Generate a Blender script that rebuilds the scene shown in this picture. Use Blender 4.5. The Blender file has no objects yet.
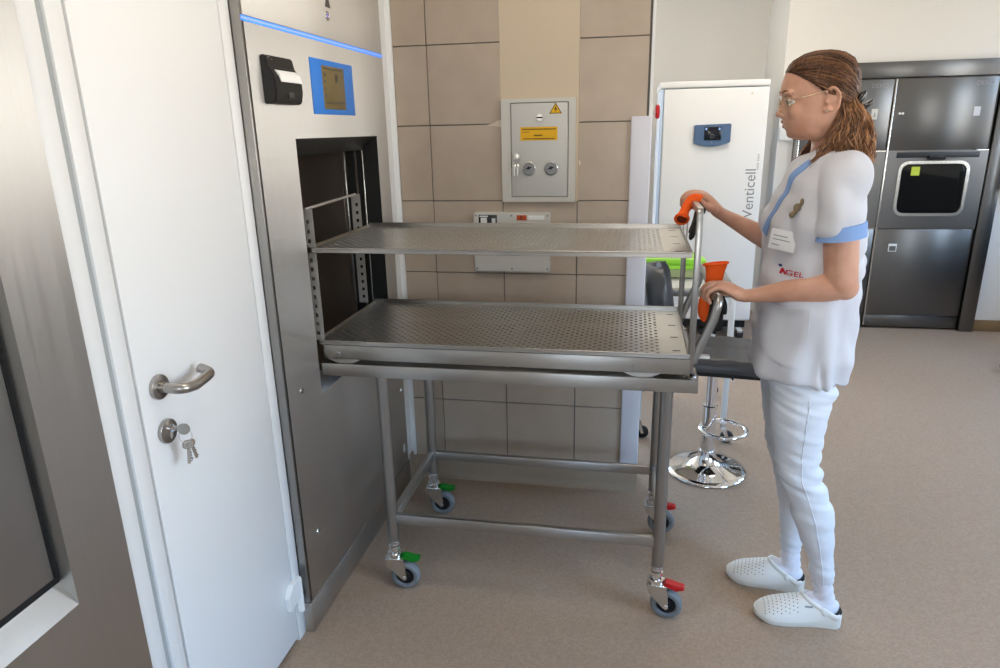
import bpy, bmesh, math, random
from mathutils import Vector, Matrix, noise
from mathutils.bvhtree import BVHTree
random.seed(7)
scene = bpy.context.scene
COL = scene.collection
PI = math.pi
V3 = Vector

# ---------------------------------------------------------------- camera
CAM_H = 1.5
F_PX, YAW, PITCH, ROLL = 674.66, .194534, .294119, .0211806
fw = V3((-math.sin(YAW)*math.cos(PITCH), math.cos(YAW)*math.cos(PITCH), -math.sin(PITCH)))
r0 = V3((math.cos(YAW), math.sin(YAW), 0)); d0 = fw.cross(r0)
cr, sr = math.cos(ROLL), math.sin(ROLL)
rt = r0*cr + d0*sr; dn = r0*-sr + d0*cr
cam = bpy.data.cameras.new('camera'); camo = bpy.data.objects.new('camera', cam); COL.objects.link(camo)
m = Matrix.Identity(4)
for i in range(3):
    m[i][0] = rt[i]; m[i][1] = -dn[i]; m[i][2] = -fw[i]
m[2][3] = CAM_H
camo.matrix_world = m
cam.sensor_width = 36; cam.lens = F_PX/1000*36; cam.clip_start = .02
scene.camera = camo

# ---------------------------------------------------------------- materials
def srgb(r, g, b):
    f = lambda c: (c/255/12.92) if c/255 <= .04045 else ((c/255+.055)/1.055)**2.4
    return (f(r), f(g), f(b), 1)
def mat(name, col, rough=.5, metal=0, spec=.5, coat=0, sss=0, emit=None, estr=0, trans=0, alpha=1, ior=1.45):
    M = bpy.data.materials.new(name); M.use_nodes = True
    b = M.node_tree.nodes['Principled BSDF']
    b.inputs['Base Color'].default_value = col
    b.inputs['Roughness'].default_value = rough
    b.inputs['Metallic'].default_value = metal
    b.inputs['Specular IOR Level'].default_value = spec
    b.inputs['Coat Weight'].default_value = coat
    b.inputs['IOR'].default_value = ior
    if sss:
        b.inputs['Subsurface Weight'].default_value = sss
        b.inputs['Subsurface Radius'].default_value = (.9, .35, .2)
        b.inputs['Subsurface Scale'].default_value = .008
    if emit:
        b.inputs['Emission Color'].default_value = emit
        b.inputs['Emission Strength'].default_value = estr
    b.inputs['Transmission Weight'].default_value = trans
    b.inputs['Alpha'].default_value = alpha
    return M
def nodes(M): return M.node_tree.nodes, M.node_tree.links, M.node_tree.nodes['Principled BSDF']
def add_noise(M, scale=(1, 1, 1), nscale=50, col=None, rough=None, bump=0, detail=3, dist=.002):
    """noise in object space that varies colour (c1,c2), roughness (r1,r2) and bump"""
    N, L, b = nodes(M)
    tc = N.new('ShaderNodeTexCoord'); mp = N.new('ShaderNodeMapping'); nz = N.new('ShaderNodeTexNoise')
    mp.inputs['Scale'].default_value = scale
    nz.inputs['Scale'].default_value = nscale; nz.inputs['Detail'].default_value = detail
    L.new(tc.outputs['Object'], mp.inputs['Vector']); L.new(mp.outputs['Vector'], nz.inputs['Vector'])
    if col:
        cr_ = N.new('ShaderNodeValToRGB')
        cr_.color_ramp.elements[0].color = col[0]; cr_.color_ramp.elements[1].color = col[1]
        cr_.color_ramp.elements[0].position = .3; cr_.color_ramp.elements[1].position = .7
        L.new(nz.outputs['Fac'], cr_.inputs['Fac'])
        L.new(cr_.outputs['Color'], b.inputs['Base Color'])
    if rough:
        mr = N.new('ShaderNodeMapRange')
        mr.inputs['From Min'].default_value = .3; mr.inputs['From Max'].default_value = .7
        mr.inputs['To Min'].default_value = rough[0]; mr.inputs['To Max'].default_value = rough[1]
        L.new(nz.outputs['Fac'], mr.inputs['Value']); L.new(mr.outputs['Result'], b.inputs['Roughness'])
    if bump:
        bp = N.new('ShaderNodeBump'); bp.inputs['Strength'].default_value = bump; bp.inputs['Distance'].default_value = dist
        L.new(nz.outputs['Fac'], bp.inputs['Height']); L.new(bp.outputs['Normal'], b.inputs['Normal'])
    return M

def steel(name, c=(.50, .49, .47, 1), rough=(.36, .46), scale=(160, 160, 1.2), spread=None, aniso=.82):
    """brushed steel; spread = world direction across the brush lines, along which reflections blur"""
    M = mat(name, c, .3, 1)
    add_noise(M, scale, 1, rough=rough, detail=3)
    if spread:
        N, L, b = nodes(M)
        cx = N.new('ShaderNodeCombineXYZ')
        for i in range(3): cx.inputs[i].default_value = spread[i]
        b.inputs['Anisotropic'].default_value = aniso; L.new(cx.outputs['Vector'], b.inputs['Tangent'])
    return M
M_steelV = steel('steel_brushed_vertical', (.57, .55, .52, 1), (.40, .50), (160, 160, 1.2), (0, 1, 0))
M_steelH = steel('steel_brushed_horizontal', (.38, .36, .335, 1), (.32, .40), (1.2, 160, 160), (0, 0, 1))
M_steelY = steel('steel_brushed_depth', (.54, .52, .49, 1), (.32, .42), (160, 1.2, 160), (0, 0, 1), .6)
M_tube = steel('steel_tube_satin', (.36, .35, .335, 1), (.30, .36), (80, 80, 3))
M_tray = steel('steel_tray', (.60, .575, .53, 1), (.30, .40), (3, 90, 90))
M_wash = steel('steel_washer', (.18, .177, .172, 1), (.285, .31), (2, 160, 160), (0, 0, 1), .55)
M_chrome = mat('chrome', (.82, .82, .83, 1), .07, 1)
M_zinc = mat('zinc_plate', (.70, .69, .66, 1), .26, 1)
M_darksteel = steel('steel_dark', (.20, .195, .19, 1), (.3, .40), (120, 120, 1.5))
M_chamber = add_noise(mat('steel_chamber', (.34, .29, .25, 1), .35, .85), (8, 8, 1), 3, rough=(.32, .4))
M_black = mat('black_plastic', srgb(28, 28, 30), .4)
M_blackm = mat('black_matte', srgb(14, 14, 14), .7)
M_galv = add_noise(mat('galvanised_sheet', (.50, .47, .43, 1), .45, .55), nscale=60, rough=(.4, .5))
M_rubber = add_noise(mat('grey_rubber', srgb(120, 124, 127), .6), nscale=60, bump=.05)
M_green = mat('green_plastic', srgb(10, 122, 30), .4)
M_red = mat('red_plastic', srgb(190, 22, 28), .4)
M_wpaint = add_noise(mat('white_lacquer', srgb(240, 241, 241), .32, coat=.1), nscale=300, bump=.01)
M_doorleaf = add_noise(mat('white_door_paint', srgb(244, 245, 245), .38), nscale=350, bump=.015)
M_groove = mat('grey_seal', srgb(176, 182, 184), .6)
M_gap = mat('gap_grey', srgb(120, 124, 124), .8)  # even mid grey behind the door gaps
M_wall = add_noise(mat('white_wall_paint', srgb(232, 229, 223), .75), nscale=140, bump=.05)
M_beige = add_noise(mat('beige_wall_plaster', srgb(214, 197, 172), .8), nscale=90, bump=.08)
M_ceil = mat('ceiling_paint', srgb(238, 236, 232), .8)
M_tile = add_noise(mat('taupe_tile', srgb(186, 173, 156), .38), nscale=9, col=(srgb(184, 167, 149), srgb(194, 178, 160)), bump=.02, detail=6)
M_grout = mat('dark_grout', srgb(112, 110, 108), .9)
M_white = mat('white_plastic', srgb(236, 236, 234), .4)
M_offw = mat('offwhite_plastic', srgb(214, 211, 203), .45)
M_paper = mat('paper', srgb(246, 246, 244), .8)
M_blue = mat('blue_film', srgb(52, 132, 228), .35)
M_lcd = add_noise(mat('lcd_screen', srgb(112, 98, 62), .25), nscale=3, col=(srgb(112, 98, 64), srgb(126, 110, 72)))
M_led = mat('blue_led', srgb(60, 130, 255), .4, emit=(.06, .25, 1, 1), estr=1.6)
M_ltblue = mat('pale_blue_strip', srgb(190, 215, 250), .3)
M_orange = add_noise(mat('orange_knit', srgb(255, 98, 22), .8), nscale=500, bump=.5, dist=.002)
M_glovebl = add_noise(mat('black_glove_rubber', srgb(22, 22, 24), .55), nscale=260, bump=.4, dist=.002)
M_leather = add_noise(mat('dark_grey_leatherette', srgb(58, 57, 58), .38), nscale=180, bump=.08)
M_yellow = mat('yellow_sticker', srgb(244, 188, 20), .5)
M_orangest = mat('orange_sticker', srgb(196, 78, 26), .5)
M_ink = mat('black_ink', srgb(30, 26, 22), .7)
M_redink = mat('red_print', srgb(196, 26, 52), .7)
M_greyink = mat('grey_print', srgb(150, 152, 156), .6)
M_bluegrey = mat('blue_grey_panel', srgb(84, 112, 148), .4)
M_screen = mat('dark_screen', srgb(18, 24, 34), .15)
M_glassdark = mat('dark_door_glass', srgb(16, 17, 18), .05, coat=.3)
M_lime = mat('lime_plastic', srgb(164, 226, 70), .4)
M_limeclear = mat('lime_clear_plastic', srgb(196, 206, 150), .3, trans=.25)
M_cream = mat('cream_edge', srgb(226, 214, 194), .5)
M_base = mat('brown_baseboard', srgb(132, 108, 76), .5)
M_gasket = mat('black_gasket', srgb(8, 8, 9), .6)

# floor: speckled vinyl
M_floor = mat('speckled_vinyl_floor', srgb(186, 170, 152), .42, spec=.16)
N, L, b = nodes(M_floor)
tc = N.new('ShaderNodeTexCoord'); v = N.new('ShaderNodeTexVoronoi'); n2 = N.new('ShaderNodeTexNoise'); n3 = N.new('ShaderNodeTexNoise')
v.inputs['Scale'].default_value = 170; n2.inputs['Scale'].default_value = 220; n3.inputs['Scale'].default_value = 1.3
for q in (v, n2, n3): L.new(tc.outputs['Object'], q.inputs['Vector'])
rp = N.new('ShaderNodeValToRGB'); e = rp.color_ramp.elements
e[0].color = srgb(160, 139, 120); e[0].position = .2; e[1].color = srgb(176, 154, 134); e[1].position = .8
mx = N.new('ShaderNodeMath'); mx.operation = 'MULTIPLY_ADD'; mx.inputs[1].default_value = .55
sep = N.new('ShaderNodeSeparateColor'); L.new(v.outputs['Color'], sep.inputs['Color'])
L.new(sep.outputs['Red'], mx.inputs[0])
m3 = N.new('ShaderNodeMath'); m3.operation = 'MULTIPLY'; m3.inputs[1].default_value = .45
L.new(n2.outputs['Fac'], m3.inputs[0]); L.new(m3.outputs['Value'], mx.inputs[2])
L.new(mx.outputs['Value'], rp.inputs['Fac']); L.new(rp.outputs['Color'], b.inputs['Base Color'])
mr = N.new('ShaderNodeMapRange'); mr.inputs['To Min'].default_value = .44; mr.inputs['To Max'].default_value = .58
L.new(n3.outputs['Fac'], mr.inputs['Value']); L.new(mr.outputs['Result'], b.inputs['Roughness'])
M_cove = add_noise(mat('vinyl_coving', srgb(186, 170, 150), .5), nscale=200, col=(srgb(158, 141, 121), srgb(170, 153, 134)))

# ---------------------------------------------------------------- mesh helpers
def NB(): return bmesh.new()
def root_loc(p):
    o = V3((0, 0, 0))
    while p is not None:
        o += p.location; p = p.parent
    return o
def obj(name, bm, material, parent=None, smooth=40, kind=None, recalc=True):
    if recalc: bmesh.ops.recalc_face_normals(bm, faces=bm.faces[:])
    if parent is not None: bmesh.ops.translate(bm, verts=bm.verts[:], vec=-root_loc(parent))
    me = bpy.data.meshes.new(name); bm.to_mesh(me); bm.free()
    o = bpy.data.objects.new(name, me); COL.objects.link(o)
    if isinstance(material, (list, tuple)):
        for q in material: me.materials.append(q)
    else: me.materials.append(material)
    if parent is not None: o.parent = parent
    if smooth is not None:
        me.polygons.foreach_set('use_smooth', [True]*len(me.polygons))
        if smooth < 180: me.set_sharp_from_angle(angle=math.radians(smooth))
    if kind: o['kind'] = kind
    return o
def thing(name, label, cat, loc, group=None):
    o = bpy.data.objects.new(name, None); COL.objects.link(o); o.location = loc
    o.empty_display_size = .05
    o['label'] = label; o['category'] = cat
    if group: o['group'] = group
    return o
def tag(o, label, cat, group=None):
    o['label'] = label; o['category'] = cat
    if group: o['group'] = group
    return o
def struct(name, bm, material, parent=None, smooth=40):
    return obj(name, bm, material, parent, smooth, kind='structure')
def box(bm, x0, x1, y0, y1, z0, z1, bev=0, seg=2, M=None):
    x0, x1 = min(x0, x1), max(x0, x1); y0, y1 = min(y0, y1), max(y0, y1); z0, z1 = min(z0, z1), max(z0, z1)
    t = bmesh.new()
    bmesh.ops.create_cube(t, size=1)
    bmesh.ops.scale(t, verts=t.verts[:], vec=(x1-x0, y1-y0, z1-z0))
    bmesh.ops.translate(t, verts=t.verts[:], vec=((x0+x1)/2, (y0+y1)/2, (z0+z1)/2))
    if bev > 0:
        bmesh.ops.bevel(t, geom=t.edges[:], offset=min(bev, .49*min(x1-x0, y1-y0, z1-z0)), segments=seg, affect='EDGES', profile=.5)
    join(bm, t, M)
def join(bm, t, M=None):
    if M is not None: bmesh.ops.transform(t, matrix=M, verts=t.verts[:])
    me = bpy.data.meshes.new('tmp'); t.to_mesh(me); t.free(); bm.from_mesh(me); bpy.data.meshes.remove(me)
def frame_of(t, ref):
    t = t.normalized(); s = t.cross(ref)
    if s.length < 1e-4: s = t.cross(V3((1, 0, 0))) if abs(t.x) < .9 else t.cross(V3((0, 1, 0)))
    s.normalize(); u = s.cross(t).normalized()
    return s, u
def cr_interp(P, sub):
    """Catmull-Rom through a list of equal-length tuples"""
    if sub <= 1 or len(P) < 3: return [tuple(p) for p in P]
    out = []
    n = len(P)
    for i in range(n-1):
        p0 = P[max(i-1, 0)]; p1 = P[i]; p2 = P[i+1]; p3 = P[min(i+2, n-1)]
        for k in range(sub):
            t = k/sub; t2 = t*t; t3 = t2*t
            out.append(tuple(.5*((2*b_)+(-a+c)*t+(2*a-5*b_+4*c-d)*t2+(-a+3*b_-3*c+d)*t3) for a, b_, c, d in zip(p0, p1, p2, p3)))
    out.append(tuple(P[-1])); return out
def limb(bm, st, ref=(0, 0, 1), n=16, sub=4, cap=True, round_=True, power=1):
    """st: list of (x,y,z,side_radius,up_radius); swept elliptical tube with rounded ends"""
    P = cr_interp(st, sub); ref = V3(ref)
    rings = []
    N_ = len(P)
    for i, p in enumerate(P):
        a = V3(P[max(i-1, 0)][:3]); c = V3(P[min(i+1, N_-1)][:3]); t = c-a
        if t.length < 1e-7: t = V3((0, 0, 1))
        s, u = frame_of(t, ref)
        rings.append((V3(p[:3]), s, u, max(p[3], 1e-4), max(p[4], 1e-4), t.normalized()))
    def mk(c, s, u, a, b_):
        r = []
        for k in range(n):
            th = 2*PI*k/n; cc, ss = math.cos(th), math.sin(th)
            if power != 1:
                cc = math.copysign(abs(cc)**power, cc); ss = math.copysign(abs(ss)**power, ss)
            r.append(bm.verts.new(c+s*(a*cc)+u*(b_*ss)))
        return r
    R_ = []
    if cap and round_:
        c, s, u, a, b_, t = rings[0]
        for f in (.35, .75): R_.append(mk(c-t*min(a, b_)*math.sqrt(1-f*f), s, u, a*f, b_*f))
    for c, s, u, a, b_, t in rings: R_.append(mk(c, s, u, a, b_))
    if cap and round_:
        c, s, u, a, b_, t = rings[-1]
        for f in (.75, .35): R_.append(mk(c+t*min(a, b_)*math.sqrt(1-f*f), s, u, a*f, b_*f))
    for A, B in zip(R_, R_[1:]):
        for k in range(n): bm.faces.new((A[k], A[(k+1) % n], B[(k+1) % n], B[k]))
    if cap:
        bm.faces.new(list(reversed(R_[0]))); bm.faces.new(R_[-1])
def tube(bm, pts, r, n=14, sub=1, cap=True):
    limb(bm, [(*p, r, r) for p in pts], n=n, sub=sub, cap=cap, round_=False)
def bent(pts, rad, seg=6):
    """polyline with rounded corners"""
    P = [V3(p) for p in pts]; out = [P[0]]
    for i in range(1, len(P)-1):
        a, b_, c = P[i-1], P[i], P[i+1]
        u = (a-b_).normalized(); w = (c-b_).normalized()
        ang = u.angle(w); d = min(rad/math.tan(ang/2), (a-b_).length*.49, (c-b_).length*.49)
        s = b_+u*d; e_ = b_+w*d
        for k in range(seg+1):
            t = k/seg
            out.append(s*(1-t)**2 + b_*2*t*(1-t) + e_*t*t)
    out.append(P[-1]); return out
def cyl(bm, p0, p1, r0_, r1=None, n=24, cap=True):
    r1 = r0_ if r1 is None else r1
    limb(bm, [(*p0, r0_, r0_), (*p1, r1, r1)], n=n, sub=1, round_=False, cap=cap)
def lathe(bm, prof, origin=(0, 0, 0), axis='Z', n=32, cap=True):
    """prof: list of (r,h)"""
    o = V3(origin); rings = []
    for r, h in prof:
        ring = []
        for k in range(n):
            th = 2*PI*k/n; a, b_ = max(r, 1e-5)*math.cos(th), max(r, 1e-5)*math.sin(th)
            p = {'Z': (a, b_, h), 'Y': (a, h, b_), 'X': (h, a, b_)}[axis]
            ring.append(bm.verts.new(o+V3(p)))
        rings.append(ring)
    for A, B in zip(rings, rings[1:]):
        for k in range(n): bm.faces.new((A[k], A[(k+1) % n], B[(k+1) % n], B[k]))
    if cap: bm.faces.new(rings[0]); bm.faces.new(rings[-1])
    else:
        for k in range(n): bm.faces.new((rings[-1][k], rings[-1][(k+1) % n], rings[0][(k+1) % n], rings[0][k]))
def prism(bm, poly, axis, a, b_, bev=0):
    """poly: 2-D outline in the two other axes, extruded along axis from a to b_"""
    t = bmesh.new()
    def P(u, w, h): return {'X': (h, u, w), 'Y': (u, h, w), 'Z': (u, w, h)}[axis]
    A = [t.verts.new(P(u, w, a)) for u, w in poly]; B = [t.verts.new(P(u, w, b_)) for u, w in poly]
    n = len(poly)
    t.faces.new(A); t.faces.new(list(reversed(B)))
    for k in range(n): t.faces.new((A[k], B[k], B[(k+1) % n], A[(k+1) % n]))
    bmesh.ops.recalc_face_normals(t, faces=t.faces[:])
    if bev: bmesh.ops.bevel(t, geom=t.edges[:], offset=bev, segments=2, affect='EDGES')
    join(bm, t)
def rrect(u0, u1, w0, w1, r, seg=5):
    out = []
    for cx, cy, a0 in ((u1-r, w1-r, 0), (u0+r, w1-r, 90), (u0+r, w0+r, 180), (u1-r, w0+r, 270)):
        for k in range(seg+1):
            th = math.radians(a0+90*k/seg); out.append((cx+r*math.cos(th), cy+r*math.sin(th)))
    return out
def frame_prism(bm, outer, inner, axis, a, b_):
    """ring between two outlines with equal point counts"""
    def P(u, w, h): return {'X': (h, u, w), 'Y': (u, h, w), 'Z': (u, w, h)}[axis]
    n = len(outer)
    v = [[bm.verts.new(P(u, w, h)) for u, w in poly] for h in (a, b_) for poly in (outer, inner)]
    oa, ia, ob, ib = v
    for k in range(n):
        j = (k+1) % n
        bm.faces.new((oa[k], oa[j], ia[j], ia[k])); bm.faces.new((ob[k], ib[k], ib[j], ob[j]))
        bm.faces.new((oa[k], ob[k], ob[j], oa[j])); bm.faces.new((ia[k], ia[j], ib[j], ib[k]))
def torus_pts(c, u, w, r, n=28):
    c, u, w = V3(c), V3(u), V3(w)
    return [c+u*(r*math.cos(2*PI*k/n))+w*(r*math.sin(2*PI*k/n)) for k in range(n)]
def ring_tube(bm, pts, r, n=8):
    """closed tube"""
    P = [V3(p) for p in pts]; N_ = len(P); R_ = []
    nrm = V3((0, 0, 0))
    for i in range(N_): nrm += (P[i]-P[0]).cross(P[(i+1) % N_]-P[0])
    nrm.normalize()
    for i in range(N_):
        t = (P[(i+1) % N_]-P[i-1]).normalized(); s = t.cross(nrm).normalized()
        R_.append([bm.verts.new(P[i]+s*(r*math.cos(2*PI*k/n))+nrm*(r*math.sin(2*PI*k/n))) for k in range(n)])
    for i in range(N_):
        A, B = R_[i], R_[(i+1) % N_]
        for k in range(n): bm.faces.new((A[k], A[(k+1) % n], B[(k+1) % n], B[k]))
def ellipsoid(bm, c, r, M=None, seg=20):
    t = bmesh.new(); bmesh.ops.create_uvsphere(t, u_segments=seg, v_segments=max(8, seg//2+2), radius=1)
    bmesh.ops.scale(t, verts=t.verts[:], vec=r)
    if M is not None: bmesh.ops.transform(t, matrix=M, verts=t.verts[:])
    bmesh.ops.translate(t, verts=t.verts[:], vec=c); join(bm, t)
def remesh(bm, voxel, smooth_it=4, smooth_f=.5):
    """one continuous surface out of overlapping closed shapes; returns a new bmesh"""
    bmesh.ops.recalc_face_normals(bm, faces=bm.faces[:])
    me = bpy.data.meshes.new('tmp'); bm.to_mesh(me); bm.free()
    o = bpy.data.objects.new('tmp', me); COL.objects.link(o)
    q = o.modifiers.new('r', 'REMESH'); q.mode = 'VOXEL'; q.voxel_size = voxel; q.adaptivity = 0
    if smooth_it:
        q = o.modifiers.new('s', 'SMOOTH'); q.factor = smooth_f; q.iterations = smooth_it
    dg = bpy.context.evaluated_depsgraph_get()
    ev = o.evaluated_get(dg); m2 = ev.to_mesh()
    out = bmesh.new(); out.from_mesh(m2); ev.to_mesh_clear()
    bpy.data.objects.remove(o); bpy.data.meshes.remove(me)
    return out
def bvh_of(bm): return BVHTree.FromBMesh(bm)
def text_bm(s, size, M, depth=.0006, shear=0, space=1):
    cu = bpy.data.curves.new('t', 'FONT'); cu.body = s; cu.size = size; cu.extrude = depth; cu.align_x = 'CENTER'; cu.align_y = 'CENTER'
    cu.space_character = space; cu.shear = shear
    o = bpy.data.objects.new('t', cu); COL.objects.link(o)
    dg = bpy.context.evaluated_depsgraph_get(); dg.update()
    me = o.evaluated_get(dg).to_mesh(); t = bmesh.new(); t.from_mesh(me); o.evaluated_get(dg).to_mesh_clear()
    bpy.data.objects.remove(o); bpy.data.curves.remove(cu)
    bmesh.ops.transform(t, matrix=M, verts=t.verts[:]); return t
def axes(o, x, y, z):
    m_ = Matrix.Identity(4)
    for i in range(3): m_[i][0] = x[i]; m_[i][1] = y[i]; m_[i][2] = z[i]; m_[i][3] = o[i]
    return m_
def face_negY(o): return axes(o, (1, 0, 0), (0, 0, 1), (0, -1, 0))       # writing on a surface facing the camera
def face_posX(o): return axes(o, (0, 1, 0), (0, 0, 1), (1, 0, 0))        # writing on the left-hand row of machines
# ================================================================ ROOM
XW = -.96           # plane of the door
YB = 2.653          # tiled wall
YF = 5.37           # washer wall
ZC = 2.8
bm = NB(); box(bm, -2.4, 3.6, -2.4, 6.6, -.08, 0); struct('floor', bm, M_floor)
bm = NB(); box(bm, -2.4, 3.6, -2.4, 6.6, ZC, ZC+.08); struct('ceiling', bm, M_ceil)
# left wall: band over the machines, stretch before them, closing wall far behind them
bm = NB()
box(bm, -1.08, XW-.002, -2.4, YB, 2.2, ZC)
box(bm, -1.08, XW-.002, -2.4, -.2, 0, 2.2)
struct('trim_6', bm, M_wall)
bm = NB(); box(bm, -2.4, -2.3, -2.4, 6.6, 0, ZC); struct('wall_left', bm, M_wall)
# tiled partition
bm = NB(); box(bm, -1.08, .05, YB+.006, YB+.15, 0, ZC)
wb = struct('wall_back', bm, M_grout)
xs = [-.918, -.784, -.5, -.2075, .044]; zs = [.085, .373, .66, .94, 1.231, 1.52, 1.81, 2.10, 2.39, 2.68, 2.8]
bm = NB()
for i in range(4):
    for k in range(len(zs)-1):
        if i == 2 and k >= 4: continue
        box(bm, xs[i]+.0018, xs[i+1]-.0018, YB, YB+.012, zs[k]+.0018, zs[k+1]-.0018, .0012, 1)
struct('wall_tiles', bm, M_tile, wb)
bm = NB(); box(bm, -.502, -.2045, YB+.002, YB+.02, 1.229, ZC); struct('plaster_stripe', bm, M_beige, wb)
bm = NB()
prism(bm, [(-.56, 1.517), (-.53, 1.523), (-.515, 1.533), (-.498, 1.535), (-.498, 1.508), (-.52, 1.512), (-.535, 1.515)], 'Y', YB-.0015, YB+.004)
prism(bm, [(-.203, 1.38), (-.199, 1.385), (-.196, 1.37), (-.203, 1.36)], 'Y', YB-.0015, YB+.004)
struct('plaster_patch', bm, M_cream, wb)
bm = NB(); box(bm, .05, .0605, YB-.002, YB+.152, 0.1, ZC, .002); struct('trim_1', bm, M_wpaint)        # bead on the wall's end
bm = NB()
prism(bm, [(-.003, .1), (.0, 0.0), (-.028, 0), (-.022, .004), (-.014, .012), (-.008, .03), (-.006, .09)], 'X', -.93, .061)
bmesh.ops.translate(bm, verts=bm.verts[:], vec=(0, YB, 0))
box(bm, -.957, -.93, 2.60, YB, 0, .12, .006)
struct('baseboard_back', bm, M_cove)
# corner strip beside the sterilizer, guard panel on the wall's edge
bm = NB(); box(bm, -1.02, -.936, 2.583, YB+.004, .1, ZC, .002); box(bm, -.94, -.917, YB-.012, YB+.004, .1, ZC, .003)
struct('trim_2', bm, M_wpaint)
bm = NB(); box(bm, -.0125, .062, YB-.014, YB+.001, .098, 1.537, .004, 3); struct('trim_3', bm, mat('guard_panel_white', srgb(226, 226, 234), .4))
# far wall round the washers, recess with the drying oven
bm = NB()
box(bm, 1.02, 1.13, YF, YF+.9, 0, ZC); box(bm, 1.13, 2.5, YF, YF+.1, 1.888, ZC); box(bm, 2.5, 3.6, YF, YF+.1, 0, ZC)
box(bm, -1.08, 1.02, 6.1, 6.2, 0, ZC); box(bm, 1.02, 3.6, 6.27, 6.37, 0, ZC)
struct('wall_far', bm, M_wall)
bm = NB(); box(bm, 2.502, 3.5, YF-.012, YF-.0005, 0, .085, .003); struct('baseboard_far', bm, M_base)
# right wall with three windows (daylight), wall behind the camera with one added for frontal fill
def window_wall(name, axis, pos, span, opens, z0, z1):
    bm = NB()
    cuts = sorted(opens); a = span[0]
    def bx(u0, u1, w0, w1):
        if axis == 'X': box(bm, pos, pos+.2, u0, u1, w0, w1)
        else: box(bm, u0, u1, pos-.2, pos, w0, w1)
    for (u0, u1) in cuts:
        bx(a, u0, 0, ZC); bx(u0, u1, 0, z0); bx(u0, u1, z1, ZC); a = u1
    bx(a, span[1], 0, ZC)
    o_ = struct(name, bm, M_wall)
    return o_
XR = 3.25
wins = [(-.8, .95), (3.0, 3.75), (4.4, 4.95)]
window_wall('wall_right', 'X', XR, (-2.4, 6.6), wins, .95, 2.45)
window_wall('wall_front', 'Y', -2.2, (-2.4, 3.6), [(-.2, .8)], 1.3, 2.1)
bm = NB(); box(bm, XR-.012, XR-.0005, -2.2, 6.2, 0, .93, .002); struct('dark_reflect_panel', bm, mat('reflect_panel_dark', srgb(58, 54, 50), .5))  # unseen dark panel added for the brushed steel to reflect
M_frame = mat('window_frame_white', srgb(238, 238, 238), .4)
for i, (a, b_) in enumerate(wins):
    bm = NB(); z0, z1 = .95, 2.45
    for (u0, u1, w0, w1) in ((a, a+.06, z0, z1), (b_-.06, b_, z0, z1), (a+.06, b_-.06, z0, z0+.06), (a+.06, b_-.06, z1-.06, z1), ((a+b_)/2-.03, (a+b_)/2+.03, z0+.06, z1-.06)):
        box(bm, XR+.06, XR+.12, u0, u1, w0, w1, .004)
    struct('window_%d' % (i+1), bm, M_frame)
bm = NB()
for (u0, u1, w0, w1) in ((-.2, -.15, 1.3, 2.1), (.75, .8, 1.3, 2.1), (-.15, .75, 1.3, 1.35), (-.15, .75, 2.05, 2.1)):
    box(bm, u0, u1, -2.32, -2.26, w0, w1, .004)
struct('window_4', bm, M_frame)  # unseen window added to give frontal fill light

# ---------------------------------------------------------------- white door between the machines (setting)
bm = NB(); box(bm, -1.08, XW-.012, 1.098, 1.572, 0.012, 2.2, .002)
door = struct('door_1', bm, M_gap)
bm = NB(); box(bm, -1.0, XW, 1.1025, 1.5655, .02, 2.19, .002); struct('door_leaf', bm, M_doorleaf, door)
bm = NB()
box(bm, -1.08, XW+.004, .992, 1.035, 0, 2.2, .002)           # outer strip
box(bm, -1.08, XW+.001, 1.054, 1.094, 0, 2.2, .0015)
box(bm, -1.08, XW+.0, 1.571, 1.612, 0, 2.2, .0015)
struct('door_frame', bm, M_wpaint, door)
bm = NB(); prism(bm, [(XW+.0035, 1.034), (XW-.006, 1.055), (-1.06, 1.055), (-1.06, 1.034)], 'Z', 0, 2.2); struct('frame_seal', bm, M_groove, door)
M_satin = mat('satin_nickel', (.42, .39, .36, 1), .3, 1)
# lever handle: rose, neck, return-to-door lever
bm = NB(); lathe(bm, [(.001, 0), (.0262, 0), (.0268, .003), (.0262, .0085), (.024, .0098), (.001, .0098)], (XW, 1.158, 1.0), 'X', 40)
rose = struct('handle_rose', bm, M_satin, door)
bm = NB()
tube(bm, bent([(XW+.004, 1.158, 1.0), (XW+.058, 1.158, .998), (XW+.064, 1.195, .994), (XW+.060, 1.258, .999), (XW+.026, 1.268, 1.004)], .03, 8), .0112, n=20)
lathe(bm, [(.0001, .004), (.0125, .004), (.0125, .016), (.0001, .016)], (XW+.004, 1.158, 1.0), 'X', 24)
struct('door_handle', bm, M_satin, door, 50)
bm = NB(); lathe(bm, [(.001, 0), (.0262, 0), (.0268, .003), (.0262, .0085), (.024, .0098), (.001, .0098)], (XW, 1.160, .899), 'X', 40)
struct('lock_rose', bm, M_satin, door)
bm = NB(); lathe(bm, [(.001, 0), (.0085, 0), (.0085, .008), (.001, .008)], (XW+.0095, 1.160, .906), 'X', 24)
box(bm, XW+.0095, XW+.015, 1.155, 1.165, .882, .903, .002)
struct('lock_cylinder', bm, M_chrome, door)
bm = NB()
prism(bm, [(1.52, .146), (1.515, .196), (1.545, .222), (1.596, .218), (1.596, .150), (1.575, .163), (1.566, .150)], 'X', XW-.002, XW+.016, .0025)
cyl(bm, (XW+.01, 1.588, .10), (XW+.01, 1.588, .215), .0085)
box(bm, XW-.001, XW+.012, 1.572, 1.604, .105, .150, .003)
struct('door_hinge', bm, M_wpaint, door)
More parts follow.
